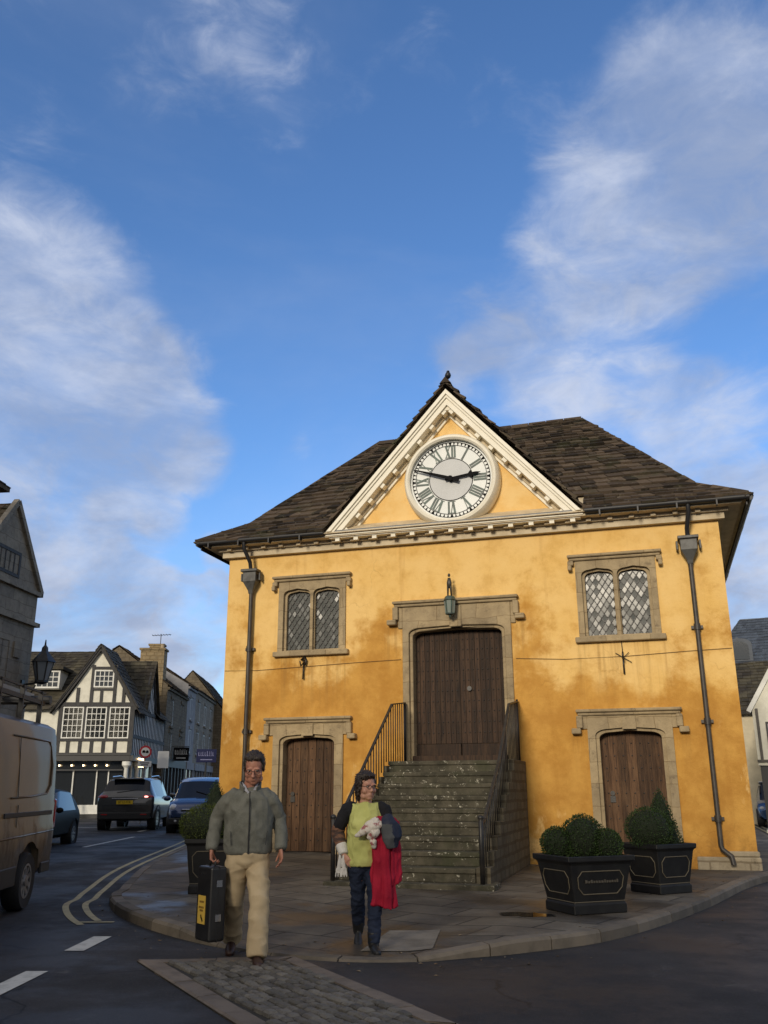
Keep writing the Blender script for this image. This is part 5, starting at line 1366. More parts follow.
for s in (-1, 1):
    for y in (0, 3.3):
        m = MB(); m.lathe([(VR*.60,-.11),(VR*.93,-.12),(VR,-.08),(VR,.08),(VR*.93,.12),(VR*.60,.11)], 32, 'x', (s*.90,y,VR), False); w = m.build('wheel', RUBBER, van, smooth=True, angle=40)
        m = MB(); m.lathe([(VR*.62,0),(VR*.62,s*.09),(VR*.56,s*.10),(VR*.50,s*.05),(VR*.2,s*.06),(.02,s*.08)], 32, 'x', (s*.90,y,VR)); m.build('rim', PLASTIC, w, smooth=True, angle=40)
        m = MB()
        for q in range(9):
            a = 2*PI*q/9; m.bar((s*.985,y+math.cos(a)*.07,VR+math.sin(a)*.07),(s*.995,y+math.cos(a)*VR*.55,VR+math.sin(a)*VR*.55),.06,.02,(1,0,0))
        m.lathe([(VR*.52,s*.085),(VR*.52,s*.11),(VR*.60,s*.11),(VR*.60,s*.085)], 32, 'x', (s*.90,y,VR), False); m.lathe([(.07,s*.07),(.07,s*.115),(.01,s*.12)], 14, 'x', (s*.90,y,VR)); m.build('hub_cap', ALLOY, w)
    m = MB(); m.bx(s*.6,s*.93,-.5,.5,.36,.85); m.build('wheel_housing', PLASTIC, van)
    X = s*half
    def xb(m, y0, y1, z0, z1, d=.012, x=X, t=.03): m.bx(min(x-s*t, x+s*d), max(x-s*t, x+s*d), y0, y1, z0, z1)
    m = MB(); xb(m, -.92, 1.25, 1.205, 1.265, .016, X*.985); m.build('slide_rail', CHROME if 0 else PLASTIC, van, bevel=.006)
    m = MB(); xb(m, -1.0, -.58, .42, .56, .012); xb(m, .58, 2.7, .36, .60, .012); build_all(m, 'sill_cladding', PLASTIC, van, bevel=.01)
    # pressed panel outline on the upper flank
    m = MB(); xa = lambda z: s*(half*(.95 if z < 1.95 else .915)+.006)
    pts = [(xa(2.2),1.0,2.24),(xa(2.2),-.70,2.24),(xa(2.2),-.80,2.16),(xa(1.9)+s*.006,-.84,1.9),(s*(half*.97+.004),-.80,1.62),(s*(half*.972+.004),-.62,1.50),(s*(half*.975),.2,1.46),(s*(half*.975),1.0,1.45)]
    m.tube(pts, .014, 6); m.build('panel_crease', BRONZEP, van, smooth=True)
    m = MB(); m.bx(s*half*.90,s*half*.99,-1.19,-1.10,1.0,1.42); m.build('tail_light', REDLAMP, van, bevel=.02)
for s in (-1, 1):      # door gap, fuel flap and swage lines on each flank
    X = s*half
    q = MB(); q.bar((X*.985+s*.008,.72,.70),(X*.985+s*.008,.72,1.36),.012,.006,(1,0,0)); q.bar((X*.972+s*.006,.72,1.46),(X*.925+s*.006,.72,2.22),.012,.006,(1,0,0)); build_all(q, 'door_gap', PLASTIC, van)
    q = MB(); q.tube([(X*1.0+s*.0,-1.05,.98),(X*1.0+s*.004,.62,.96),(X*1.0+s*.004,3.2,.93)], .012, 6); q.build('swage_line', BRONZEP, van, smooth=True)
m = MB(); m.bx(-.98,.98,-1.25,-1.12,.40,.62); m.build('bumper', PLASTIC, van, bevel=.04, seg=3)
m = MB(); m.bx(-.26,.26,-1.185,-1.165,.85,.965); m.build('number_plate', PLATEY, van)
# cab: screen, side windows, lamps, grille
m = MB(); m.add([(-.80,4.375,2.30),(.80,4.375,2.30),(.88,4.915,1.555),(-.88,4.915,1.555),(-.80,4.36,2.28),(.80,4.36,2.28),(.88,4.90,1.535),(-.88,4.90,1.535)], [(0,1,2,3),(4,7,6,5),(0,4,5,1),(1,5,6,2),(2,6,7,3),(3,7,4,0)]); m.build('windscreen', CARGLASS, van)
for s in (-1, 1):
    m = MB(); m.poly([[(3.15,1.50),(3.15,2.14),(4.15,2.12),(4.62,1.50)]], lambda u, v, d: (s*(half*(.975-.035*max(0,(v-1.44)/.7))*(1-.02*max(0,u-4.1))+d), u, v), -.02, .012); m.build('window', CARGLASS, van)
    lens(van, 'headlight', CLEARLAMP, (s*.74,5.28,1.08), (.17,.16,.11)); lens(van, 'wing_mirror', PLASTIC, (s*1.16,4.35,1.62), (.10,.08,.19))
m = MB(); m.bx(-.55,.55,5.30,5.47,.92,1.10); m.build('grille', PLASTIC, van, bevel=.02)
m = MB(); m.bx(-.93,.93,5.15,5.53,.34,.74); m.build('bumper', PLASTIC, van, bevel=.06, seg=3)
# roof rack
m = MB()
for x in (-.78,.78):
    m.bar((x,-.75,2.80),(x,3.2,2.80),.05,.06); m.bar((x,-.75,2.95),(x,3.2,2.95),.03,.03)
    for y in (-.55,.35,1.3,2.3,3.1): m.bar((x,y,2.48),(x,y,2.96),.06,.05,(0,1,0))
for y in (-.55,.35,1.3,2.3,3.1): m.bar((-.78,y,2.82),(.78,y,2.82),.06,.04)
m.tube([(-.85,-.85,2.86),(.85,-.85,2.86)], .07, 10)
m.build('roof_rack', PLASTIC, van)
ld = thing('ladder', 'ladder lying on the roof rack of the bronze van', 'ladder', tuple(van.location), PI+.371)
m = MB()
for x in (-.55,-.15): m.bar((x,-.95,2.92),(x,3.0,2.92),.03,.08,(0,0,1))
build_all(m, 'stile', M('dull_aluminium', (.20,.20,.20), .5, metal=.6), ld)
m = MB()
for k in range(15): m.tube([(-.55,-.8+.26*k,2.92),(-.15,-.8+.26*k,2.92)], .016, 6)
build_all(m, 'rung', M('dull_aluminium_rung', (.20,.20,.20), .5, metal=.6), ld)
# ------------------------------------------------------------------ planters and clipped box
TUB = M('black_planter_paint', (.008,.008,.009), .5, (.013,.013,.013), 5, spec=.35)
GILT = M('faded_gilt_line', (.125,.105,.07), .6)
SOIL = M('planter_soil', (.03,.022,.015), .95)
def planter(label, loc, rz, w, d, h, mark=False):
    o = thing('planter', label, 'planter', loc, rz, 'black tapered planters of the market house')
    tp = .80
    def rg(f, z): return [(-w/2*f,-d/2*f,z),(w/2*f,-d/2*f,z),(w/2*f,d/2*f,z),(-w/2*f,d/2*f,z)]
    m = MB(); m.ring([rg(tp+.04,0),rg(tp+.04,.10),rg(tp+.01,.115),rg(tp,.13),rg(.97,h-.1),rg(1.0,h-.08),rg(1.07,h-.06),rg(1.07,h-.0),rg(.95,h),rg(.93,h-.08)]); m.build('tub', TUB, o, bevel=.008)
    m = MB(); m.ring([rg(.92,h-.085),rg(.92,h-.08)]); m.build('soil', SOIL, o)
    m = MB()
    for face in range(4):
        L_ = w if face % 2 == 0 else d; D_ = d if face % 2 == 0 else w
        def P(u, z):       # u in -1..1 across the face, follows the taper
            f = tp+(.97-tp)*(z-.13)/(h-.23); x = u*L_/2*f; y = -(D_/2*f+.004)
            return Matrix.Rotation(face*PI/2, 4, 'Z') @ Vector((x,y,z))
        z0, z1, c = .22, h-.17, .07; ux = .80; cu = c/(L_/2)
        pts = [P(-ux+cu,z0),P(ux-cu,z0),P(ux,z0+c),P(ux,z1-c),P(ux-cu,z1),P(-ux+cu,z1),P(-ux,z1-c),P(-ux,z0+c)]
        for a, b in zip(pts, pts[1:]+pts[:1]): m.tube([a,b], .006, 6)
        a, b = P(-1.0,.135), P(1.0,.135); m.tube([a,b], .005, 6)
    m.build('panel_moulding', GILT, o)
    if mark:
        m = MB(); f = tp; y = -(d/2*(tp+(.97-tp)*(.36-.13)/(h-.23))+.010)
        x = -.22
        while x < .22:
            ww = rng.uniform(.018,.03); m.bx(x,x+ww,y-.004,y+.02,.345,.345+rng.choice((.025,.025,.035))); x += ww+.012
        m.build('planter_lettering', M('dim_gilt', (.07,.06,.045), .6), o)
    return o
LEAF = M('box_leaf', (.022,.044,.010), .6, (.036,.062,.015), 3, island=.55, spec=.3)
LEAFC = M('yew_leaf', (.018,.038,.012), .6, (.032,.055,.016), 3, island=.5, spec=.3)
LEAFY = M('golden_green_leaf', (.055,.075,.012), .6, (.075,.095,.02), 3, island=.5, spec=.3)
def shrub(name, label, loc, shape, r, h, n, mat, group=None, lean=(0,0)):
    o = thing(name, label, 'shrub', loc, rng.uniform(0,6), group)
    core = MB(); leaf = MB()
    r0 = random.Random(int(abs(loc[0]*1000)))
    def surf(a, t):
        if shape == 'ball': z = -math.cos(PI*t); rad = math.sqrt(max(0,1-z*z)); return Vector((r*rad*math.cos(a), r*rad*math.sin(a), h/2+z*h/2))
        rad = r*(1-t)**.75*(.55+.45*min(1, t*5+.5)); return Vector((rad*math.cos(a), rad*math.sin(a), h*t))
    if shape == 'ball': core.sphere((0,0,h/2), (r*.88,r*.88,h/2*.88), 16, 10)
    else: core.lathe([(.03,0.02)]+[(max(.01, surf(0, t).length if 0 else surf(0,t).x*.86), h*t*.97) for t in (.03,.15,.3,.5,.7,.85,.97)], 14)
    core.build('dark_core', M('dark_core_'+name, (.010,.016,.006), .95) if 'dark_core_'+name not in bpy.data.materials else bpy.data.materials['dark_core_'+name], o)  # solid dark filler inside the shell of leaves
    for k in range(n):
        t = r0.random(); a = r0.uniform(0, 2*PI)
        if shape != 'ball': t = 1-math.sqrt(r0.random()) if r0.random() < .9 else r0.random()
        else: t = math.acos(1-2*t)/PI
        p = surf(a, t); c = Vector((0,0,h/2 if shape == 'ball' else p.z*.8))
        nrm = (p-c).normalized(); 
        bumpy = mnoise.noise(p*7/r*.25)*.07*r + r0.gauss(-.015,.014)*min(1,r*3)
        p = p + nrm*bumpy
        d = (nrm + Vector((r0.gauss(0,.6),r0.gauss(0,.6),r0.gauss(.25,.6)))).normalized()
        sde = d.cross(Vector((r0.gauss(0,1),r0.gauss(0,1),r0.gauss(0,1)))).normalized()
        L_ = r0.uniform(.018,.032); wd = L_*.5; t2 = d.cross(sde)
        leaf.add([p-sde*wd*.1, p+d*L_*.5+sde*wd*.5+t2*.003, p+d*L_, p+d*L_*.5-sde*wd*.5+t2*.003], [(0,1,2,3)])
    leaf.build('leaves', mat, o); return o
PZ = .125
pf = planter('black planter lettered on its panel and holding three box balls', (2.82,-6.42,PZ), .66, .88, .78, .645, True)
pb = planter('black planter by the plank door holding one box ball and a cone', (3.70,-4.05,PZ), .80, .74, .70, .66)
pl_ = planter('black planter half hidden behind the man in the fleece', (-2.62,-5.65,PZ+.0), .42, .72, .72, .74)
G = 'clipped box balls in the planters'
shrub('box_ball', 'small clipped box ball at the end of the lettered planter nearest the steps', (2.52,-6.46,PZ+.56), 'ball', .195, .40, 2600, LEAF, G)
shrub('box_ball', 'largest clipped box ball in the middle of the lettered planter', (2.83,-6.36,PZ+.54), 'ball', .265, .56, 3600, LEAF, G)
shrub('box_ball', 'clipped box ball at the lettered planter end nearest the cone shrub', (3.12,-6.40,PZ+.56), 'ball', .185, .38, 2600, LEAF, G)
shrub('box_ball', 'single clipped box ball in front of the dark cone shrub', (3.60,-4.2,PZ+.55), 'ball', .33, .60, 3800, LEAF, G)
shrub('cone_shrub', 'dark pointed cone shrub rising behind the single box ball', (3.78,-3.90,PZ+.55), 'cone', .31, .86, 3800, LEAFC)
shrub('cone_shrub', 'dark cone shrub leaning up behind the man in the fleece', (-2.68,-5.52,PZ+.58), 'cone', .36, .98, 4200, LEAFC)
shrub('box_ball', 'golden green box ball spilling over the planter behind the man', (-2.72,-5.75,PZ+.62), 'ball', .36, .58, 4200, LEAFY, G)
# ------------------------------------------------------------------ people
def fuse(name, build, mats, parent, voxel=.008, smooth=4, wrinkle=0, wscale=9, stretch=(1,1,.6), paintf=None):
    """one continuous skin from overlapping closed forms"""
    mb = MB(); build(mb); me = mb.mesh(name)
    o = bpy.data.objects.new(name, me); COL.objects.link(o)
    r = o.modifiers.new('remesh', 'REMESH'); r.mode = 'VOXEL'; r.voxel_size = voxel
    if smooth:
        s = o.modifiers.new('smooth', 'SMOOTH'); s.factor = .5; s.iterations = smooth
    dg = bpy.context.evaluated_depsgraph_get(); dg.update()
    nm = bpy.data.meshes.new_from_object(o.evaluated_get(dg)); o.modifiers.clear(); o.data = nm
    bpy.data.meshes.remove(me); nm.materials.clear()
    for q in (mats if isinstance(mats, (list, tuple)) else [mats]): nm.materials.append(q)
    if wrinkle:
        nm.update()
        ns = [v.normal.copy() for v in nm.vertices]
        for v, n_ in zip(nm.vertices, ns):
            p = v.co; q = Vector((p.x*wscale*stretch[0], p.y*wscale*stretch[1], p.z*wscale*stretch[2]))
            w = mnoise.noise(q)+.5*mnoise.noise(q*2.1+Vector((5,3,1)))
            v.co = p + n_*wrinkle*(1-abs(w)*2.2)*.6
    for p in nm.polygons:
        p.use_smooth = True
        if paintf: p.material_index = paintf(p.center)
    nm.name = name; o.name = name
    if parent is not None: o.parent = parent
    return o
def cloth(name, a, b, scale=3, bump=.25, bs=60, rough=.9): return M(name, a, rough, b, scale, bump=bump, bscale=bs, spec=.2)
SKIN = M('ruddy_skin', (.43,.20,.135), .5, (.36,.15,.10), 9, spec=.4)
SKINW = M('fair_skin', (.46,.245,.17), .5, (.40,.19,.13), 9, spec=.4)
HAIRD = M('dark_brown_hair', (.020,.013,.009), .5, (.045,.028,.018), 30, bump=.5, bscale=70, stretch=(3,3,1))
FLEECE = cloth('sage_fleece', (.165,.165,.14), (.125,.126,.106), 9, .8, 90)
KHAKI = cloth('khaki_twill', (.49,.385,.24), (.41,.315,.19), 3, .25, 80)
LEATHER = M('brown_shoe_leather', (.030,.014,.011), .45, (.045,.022,.016), 8)
SHIRT = cloth('pale_shirt', (.40,.40,.44), (.34,.34,.38))
EYEW = M('eye_white', (.36,.32,.29), .35); IRIS = M('iris_dark', (.02,.015,.012), .2)
LENS = M('spectacle_frame', (.02,.015,.012), .3)
def V3(*a): return Vector(a)
def hand(m, wrist, dirv, palm_n, thumb_side, curl=.35, s=1.0):
    """palm, four unequal fingers bent at two knuckles and a thumb; dirv = wrist to knuckles, palm_n = direction the palm faces"""
    d = Vector(dirv).normalized(); n = Vector(palm_n); n = (n-d*n.dot(d)).normalized(); a = d.cross(n)*thumb_side   # a points to the thumb side
    w = Vector(wrist)
    m.tube([w-d*.05*s, w, w+d*.04*s, w+d*.085*s], [(.026*s,.020*s),(.027*s,.019*s),(.040*s,.017*s),(.041*s,.014*s)], 12, ref=a)
    for k, (off, ln, r) in enumerate(((.030,.078,.0095),(.010,.088,.0098),(-.010,.082,.0095),(-.029,.064,.0085))):
        p = w+d*.075*s+a*off*s; c1 = curl*(1+.12*k)
        d1 = (d*math.cos(c1*.7)+n*math.sin(c1*.7)); d2 = (d*math.cos(c1*1.7)+n*math.sin(c1*1.7)); d3 = (d*math.cos(c1*2.6)+n*math.sin(c1*2.6))
        q1 = p+d1*ln*.48*s; q2 = q1+d2*ln*.32*s; q3 = q2+d3*ln*.25*s
        m.tube([p-d*.02*s, p, q1, q2, q3], [r*s*1.05,r*s*1.05,r*s,r*s*.92,r*s*.75], 8, ref=a); m.sphere(q3, r*s*.75, 8, 6)
    b = w+d*.025*s+a*.028*s; t1 = (d*.65+a*.75+n*.25).normalized(); t2 = (d*.9+a*.25+n*.45).normalized()
    q1 = b+t1*.042*s; q2 = q1+t2*.032*s; q3 = q2+t2*.018*s
    m.tube([b-t1*.012*s, b, q1, q2, q3], [.014*s,.0145*s,.0115*s,.0105*s,.008*s], 8, ref=n); m.sphere(q3, .008*s, 8, 6)
def head(m, T, s, jaw=1.0, nose=1.0):
    """skull, jaw, brow, nose, lips, ears in head space (face towards -y, origin at the skull's centre), T places it"""
    def sp(c, r, seg=16, rings=11, rot=None):
        q = MB(); q.sphere((0,0,0), [x*s for x in r], seg, rings, rot); m.add([T @ (p_+V3(*c)*s) for p_ in map(Vector, q.v)], q.f)
    sp((0,.012,.03),(.078,.098,.092)); sp((0,-.02,-.02),(.070,.075,.085)); sp((0,-.035,-.075),(.056*jaw,.055,.045)); sp((0,-.062,-.098),(.030*jaw,.026,.024))
    for k in (-1, 1):
        sp((k*.045,-.055,-.035),(.028,.028,.030)); sp((k*.040*jaw,-.02,-.085),(.03,.04,.03))
        sp((k*.030,-.082,.022),(.026,.014,.010)); sp((k*.079,.006,-.008),(.010,.021,.032)); sp((k*.010,-.104,-.038),(.010,.011,.009))
    q = MB(); q.tube([(0,-.086,.012),(0,-.100*nose,-.010),(0,-.112*nose,-.032),(0,-.098,-.042)], [.009,.011,.0155,.010], 10)
    m.add([T @ (Vector(p_)*s) for p_ in q.v], q.f)
    sp((0,-.088,-.066),(.024,.010,.006)); sp((0,-.086,-.077),(.020,.010,.007)); sp((0,-.094,-.055),(.012,.006,.008))
def face_bits(o, T, s, glasses=True):
    m = MB()
    for k in (-1, 1): m.sphere(T @ V3(k*.031*s,-.080*s,.004*s), (.0115*s,.009*s,.0065*s), 10, 7)
    m.build('eye', EYEW, o, smooth=True)
    m = MB()
    for k in (-1, 1): m.sphere(T @ V3(k*.031*s,-.0885*s,.003*s), (.006*s,.004*s,.006*s), 8, 6)
    m.build('iris', IRIS, o, smooth=True)
    if glasses:
        m = MB()
        for k in (-1, 1):
            pts = [T @ V3((k*.032+.025*math.cos(2*PI*i/14))*s, -.104*s, (.002+.016*math.sin(2*PI*i/14))*s) for i in range(15)]
            m.tube(pts, .0022*s, 6); m.tube([T @ V3(k*.057*s,-.102*s,.006*s), T @ V3(k*.080*s,-.01*s,.006*s)], .0022*s, 5)
        m.tube([T @ V3(-.008*s,-.105*s,.006*s), T @ V3(.008*s,-.105*s,.006*s)], .0022*s, 5)
        m.build('spectacles', LENS, o)
def strands(o, T, s, n, ln):
    """loose locks over the hair mass so that its outline is not moulded"""
    r0 = random.Random(n); me = o.data; ps = list(me.polygons); c0 = T @ V3(0,.02*s,.02*s)
    bk = (T.to_3x3() @ V3(0,1,-.25)).normalized(); dn = V3(0,0,-1)
    m = MB(); m.add([v.co for v in me.vertices], [tuple(p.vertices) for p in ps])
    for k in range(n):
        p = r0.choice(ps); q = p.center; nn_ = p.normal
        hgt = (T.inverted() @ q).z/s
        d = bk*max(0, hgt*9)+dn*(1-min(1, max(0, hgt*9)))+V3(r0.gauss(0,.35),r0.gauss(0,.35),r0.gauss(0,.3))
        d = (d-nn_*d.dot(nn_)).normalized()
        sd_ = nn_.cross(d)*.0032; L_ = ln*r0.uniform(.5,1.2)
        a = q+nn_*.002; b = q+d*L_*.5+nn_*.008; e = q+d*L_+nn_*r0.uniform(.002,.012)
        m.add([a-sd_, a+sd_, b+sd_*.8, b-sd_*.8, e], [(0,1,2,3),(3,2,4)])
    nm = m.mesh('hair'); nm.materials.append(me.materials[0])
    for p in nm.polygons: p.use_smooth = True
    o.data = nm; return o
# ------------------------------------------------------------------ man in the fleece
MAN = Vector((-.14,-9.80,0)); MRZ = .44
HS = 1.20
HT = Matrix.Translation((.03,-.085,1.755)) @ Matrix.Rotation(-.10, 4, 'Z') @ Matrix.Rotation(.38, 4, 'X')
LW, RW = V3(.318,-.10,.985), V3(-.35,-.06,.985)
def man_body(m):
    head(m, HT, HS, 1.12, 1.05)
    m.tube([(0,.01,1.42),(0,0,1.54),(.01,-.035,1.66),(.03,-.07,1.75)], [(.13,.09),(.075,.07),(.062,.066),(.06,.07)], 14)
    m.tube([(0,0,.90),(0,0,1.05),(0,0,1.25),(0,0,1.40),(0,0,1.49)], [(.16,.10),(.165,.11),(.165,.11),(.15,.10),(.08,.07)], 16)
    for s, el, wr in ((1,V3(.295,.05,1.255),LW),(-1,V3(-.308,.06,1.255),RW)):
        sh = V3(s*.185,0,1.455); m.tube([V3(s*.08,0,1.455), sh, sh.lerp(el,.5), el, el.lerp(wr,.5), wr], [.05,.048,.044,.038,.035,.027], 12, ref=(0,1,0))
    hand(m, LW, (.10,-.12,-1), (-1,-.25,0), -1 if 0 else 1, .38, 1.08)
    hand(m, RW, (.02,-.05,-1), (1,-.15,0), -1, .78, 1.08)
    for s, kn, an in ((1,V3(.125,-.22,.53),V3(.115,-.40,.10)),(-1,V3(-.115,.06,.54),V3(-.12,.40,.155))):
        m.tube([V3(s*.09,0,.98), V3(s*.105,-.02 if s > 0 else .01,.85), kn, kn.lerp(an,.35), an], [.09,.085,.058,.056,.04], 12, ref=(1,0,0))
man = fuse('person', man_body, SKIN, None, .0055, 5)
man.location = MAN; man.rotation_euler = (0,0,MRZ)
tag(man, 'man walking in a sage green fleece and khaki trousers, looking down', 'person')
face_bits(man, HT, HS)
def man_hair(m):
    def sp(c, r):
        q = MB(); q.sphere((0,0,0), [x*HS for x in r], 16, 11); m.add([HT @ (Vector(p_)+V3(*c)*HS) for p_ in q.v], q.f)
    sp((0,.030,.055),(.082,.093,.075)); sp((0,.055,.01),(.080,.075,.085)); sp((-.02,-.038,.100),(.055,.038,.020)); sp((.03,-.036,.102),(.042,.040,.020))
    for k in (-1, 1): sp((k*.072,.005,.035),(.014,.040,.045)); sp((k*.076,-.022,.012),(.007,.012,.025))
strands(fuse('hair', man_hair, HAIRD, man, .006, 3, .006, 40), HT, HS, 1300, .030)
def man_fleece(m):
    m.tube([(0,0,.945),(0,.0,.97),(0,.0,1.06),(0,-.005,1.2),(0,0,1.36),(0,.0,1.46),(0,.005,1.53),(0,.0,1.575)], [(.215,.155),(.232,.17),(.236,.172),(.235,.168),(.238,.16),(.215,.145),(.145,.112),(.085,.085)], 24)
    for s, el, wr in ((1,V3(.302,.06,1.255),LW),(-1,V3(-.315,.07,1.255),RW)):
        sh = V3(s*.192,0,1.462)
        m.tube([V3(s*.06,0,1.47), V3(s*.15,0,1.478), sh+V3(s*.022,0,-.035), sh.lerp(el,.5)+V3(s*.018,0,0), el, el.lerp(wr,.5)+V3(s*.01,0,0), el.lerp(wr,.93), wr+V3(0,0,.0)], [.075,.084,.084,.074,.068,.062,.054,.047], 16, ref=(0,1,0))
    return
    # stand collar, open at the throat
    for k in range(9):
        a = PI*.5 + (k-4)*.42; p0 = V3(.092*math.cos(a), .01+.085*math.sin(a), 1.535-.02*math.sin(a)*-1); p1 = V3(.100*math.cos(a), .0+.088*math.sin(a), 1.635-.012*abs(k-4))
        m.tube([p0, p1], [.028,.018], 8); 
fuse('fleece_jacket', man_fleece, FLEECE, man, .009, 3, .018, 6.0, (1,1,.9))
m = MB(); rings = []
for k in range(15):
    a = PI*.5+(k-7)*.36; ca_, sa_ = math.cos(a), math.sin(a); dz = -.05*max(0, -sa_)-.012*abs(k-7)*.5; tp = .018*max(0, -sa_)
    rings.append([(ca_*.088, .0+sa_*.088, 1.535+dz), (ca_*.108, .0+sa_*.108, 1.53+dz), (ca_*.112, -.01+sa_*(.112+tp), 1.645+dz), (ca_*.098, -.01+sa_*(.098+tp), 1.65+dz)])
m.ring(rings); m.build('jacket_collar', FLEECE, man, smooth=True, angle=50)
m = MB(); m.tube([(0,-.185,.95),(0,-.19,1.1),(0,-.187,1.3),(-.003,-.166,1.44),(-.004,-.118,1.53)], .006, 6); m.build('zip', PLASTIC, man)
m = MB(); m.bar((.165,-.155,1.03),(.180,-.15,1.16),.008,.006,(1,0,0)); m.bar((-.165,-.155,1.03),(-.180,-.15,1.16),.008,.006,(1,0,0)); m.build('pocket_zip', PLASTIC, man)
m = MB()
for s in (-1, 1): m.poly([[(s*.004,1.50),(s*.05,1.585),(s*.085,1.62),(s*.06,1.54)]], lambda u, v, d: (u, -.085-.28*(1.60-v)+d+abs(u)*.3, v), -.012, 0)
m.bx(-.03,.03,-.115,-.09,1.47,1.53); m.build('shirt_collar', SHIRT, man)
def man_trousers(m):
    m.tube([(0,.0,1.03),(0,0,.95),(0,0,.87),(0,0,.82)], [(.20,.145),(.212,.16),(.20,.15),(.14,.11)], 22)
    for s, kn, an in ((1,V3(.125,-.22,.53),V3(.118,-.385,.075)),(-1,V3(-.115,.06,.54),V3(-.12,.385,.135))):
        hp = V3(s*.098,0,.90)
        m.tube([hp+V3(0,0,.05), hp-V3(0,0,.06), hp.lerp(kn,.5), kn, kn.lerp(an,.45)+V3(0,.015,0), kn.lerp(an,.8), an], [(.105,.12),(.115,.125),(.103,.11),(.088,.092),(.088,.088),(.092,.092),(.094,.098)], 18)
fuse('trousers', man_trousers, KHAKI, man, .009, 3, .022, 5.5, (.8,.8,1.1))
def shoe(m, p, yaw, pitch, ln=.29, w=.05, hgt=.07):
    T = Matrix.Translation(p) @ Matrix.Rotation(yaw, 4, 'Z') @ Matrix.Rotation(pitch, 4, 'X')
    q = MB(); q.tube([(0,.075,.045),(0,.05,.05),(0,-.03,.05),(0,-.11,.042),(0,-.175,.034),(0,-.205,.03)], [(w*.62,.035),(w*.82,.048),(w*.86,.052),(w*1.04,.042),(w*.85,.033),(w*.4,.02)], 14)
    q.tube([(0,.03,.04),(0,.035,.09),(0,.03,.125)], [(.04,.05),(.04,.046),(.042,.046)], 12)
    q.bx(-w*.8,w*.8,-.17,.085,.0,.018); m.add([T @ Vector(v) for v in q.v], q.f)
fuse('shoe', lambda m: shoe(m, (.115,-.40,.0), .1, 0), LEATHER, man, .007, 2)
fuse('shoe', lambda m: shoe(m, (-.12,.375,.045), -.1, .30), LEATHER, man, .007, 2)
# his case
CASEB = M('black_case_shell', (.010,.010,.011), .42, (.016,.016,.017), 6, bump=.15, bscale=200)
LABY = M('amber_label', (.60,.40,.07), .5, (.55,.35,.06), 8)
Mm = Matrix.Translation(MAN) @ Matrix.Rotation(MRZ, 4, 'Z')
cp = Mm @ V3(-.332,-.06,0)
case = thing('instrument_case', 'black upright case with amber label carried in the man\'s hand', 'case', (cp.x, cp.y, .18), -.62)
m = MB(); m.bx(-.145,.145,-.085,.085,.0,.66); m.build('shell', CASEB, case, bevel=.025, seg=3)
m = MB(); m.bx(-.147,.147,-.004,.004,.0,.664); m.build('seam', PLASTIC, case)
m = MB(); m.tube([(-.055,0,.655),(-.05,0,.695),(-.03,0,.712),(.03,0,.712),(.05,0,.695),(.055,0,.655)], .011, 8); m.build('handle', PLASTIC, case, smooth=True)
m = MB(); m.bx(-.095,.055,-.0885,-.0855,.15,.40); l_ = m.build('label', LABY, case)
m = MB(); 
for z, a, b in ((.345,-.06,.02),(.295,-.07,.03),(.268,-.05,.01)): 
    x = a
    while x < b: q = rng.uniform(.008,.016); m.bx(x, x+q, -.0905, -.089, z-.009, z+.009); x += q+.005
m.build('label_writing', M('label_brown_ink', (.20,.11,.02), .6), l_)
m = MB(); m.poly([[(-.032,.225),(-.018,.235),(-.008,.215),(.012,.195),(.02,.17),(.002,.185),(-.002,.165),(-.01,.188),(-.024,.2)]], XZ, -.0905, -.089); m.build('label_emblem', BLACK, l_)
m = MB()
for z in (.18,.48): m.bx(.146,.156,-.03,.03,z,z+.06)
m.bx(-.05,-.02,-.093,-.086,.585,.60); build_all(m, 'clasp', CHROME, case)
# ------------------------------------------------------------------ woman with the red coat
WOM = Vector((.83,-9.02,0)); WRZ = .36
WS = 1.12
WT = Matrix.Translation((.005,-.03,1.575)) @ Matrix.Rotation(.48, 4, 'Z') @ Matrix.Rotation(.08, 4, 'X')
WLE, WLW = V3(.235,-.02,1.10), V3(.085,-.245,1.13)      # her left arm bent across, holding things
WRE, WRW = V3(-.285,.08,1.12), V3(-.225,-.05,.90)
def wom_body(m):
    head(m, WT, WS, .95, .95)
    m.tube([(0,.01,1.28),(0,.0,1.38),(0,-.015,1.47),(.003,-.025,1.56)], [(.12,.085),(.075,.065),(.052,.056),(.05,.056)], 14)
    m.tube([(0,0,.82),(0,0,.98),(0,0,1.15),(0,0,1.30),(0,0,1.37)], [(.15,.11),(.15,.11),(.145,.11),(.145,.10),(.09,.07)], 16)
    for s, el, wr in ((1,WLE,WLW),(-1,WRE,WRW)):
        sh = V3(s*.175,0,1.335); m.tube([V3(s*.07,0,1.335), sh, sh.lerp(el,.5), el, el.lerp(wr,.5), wr], [.05,.046,.042,.036,.033,.024], 12, ref=(0,1,0))
    hand(m, WLW, (-.9,-.3,.05), (0,.2,1), 1, .55, .95)
    hand(m, WRW, (.55,-.5,-.8), (.6,.6,-.2), -1, .45, .95)
    for s, kn, an in ((1,V3(.085,-.16,.47),V3(.075,-.235,.10)),(-1,V3(-.075,.06,.48),V3(-.055,.33,.16))):
        m.tube([V3(s*.075,0,.88), V3(s*.085,-.02,.76), kn, kn.lerp(an,.35), an], [.085,.078,.052,.050,.036], 12, ref=(1,0,0))
wom = fuse('person', wom_body, SKINW, None, .0055, 5)
wom.location = WOM; wom.rotation_euler = (0,0,WRZ)
tag(wom, 'woman walking in a lime top and dark jeans, looking aside through glasses', 'person')
face_bits(wom, WT, WS)
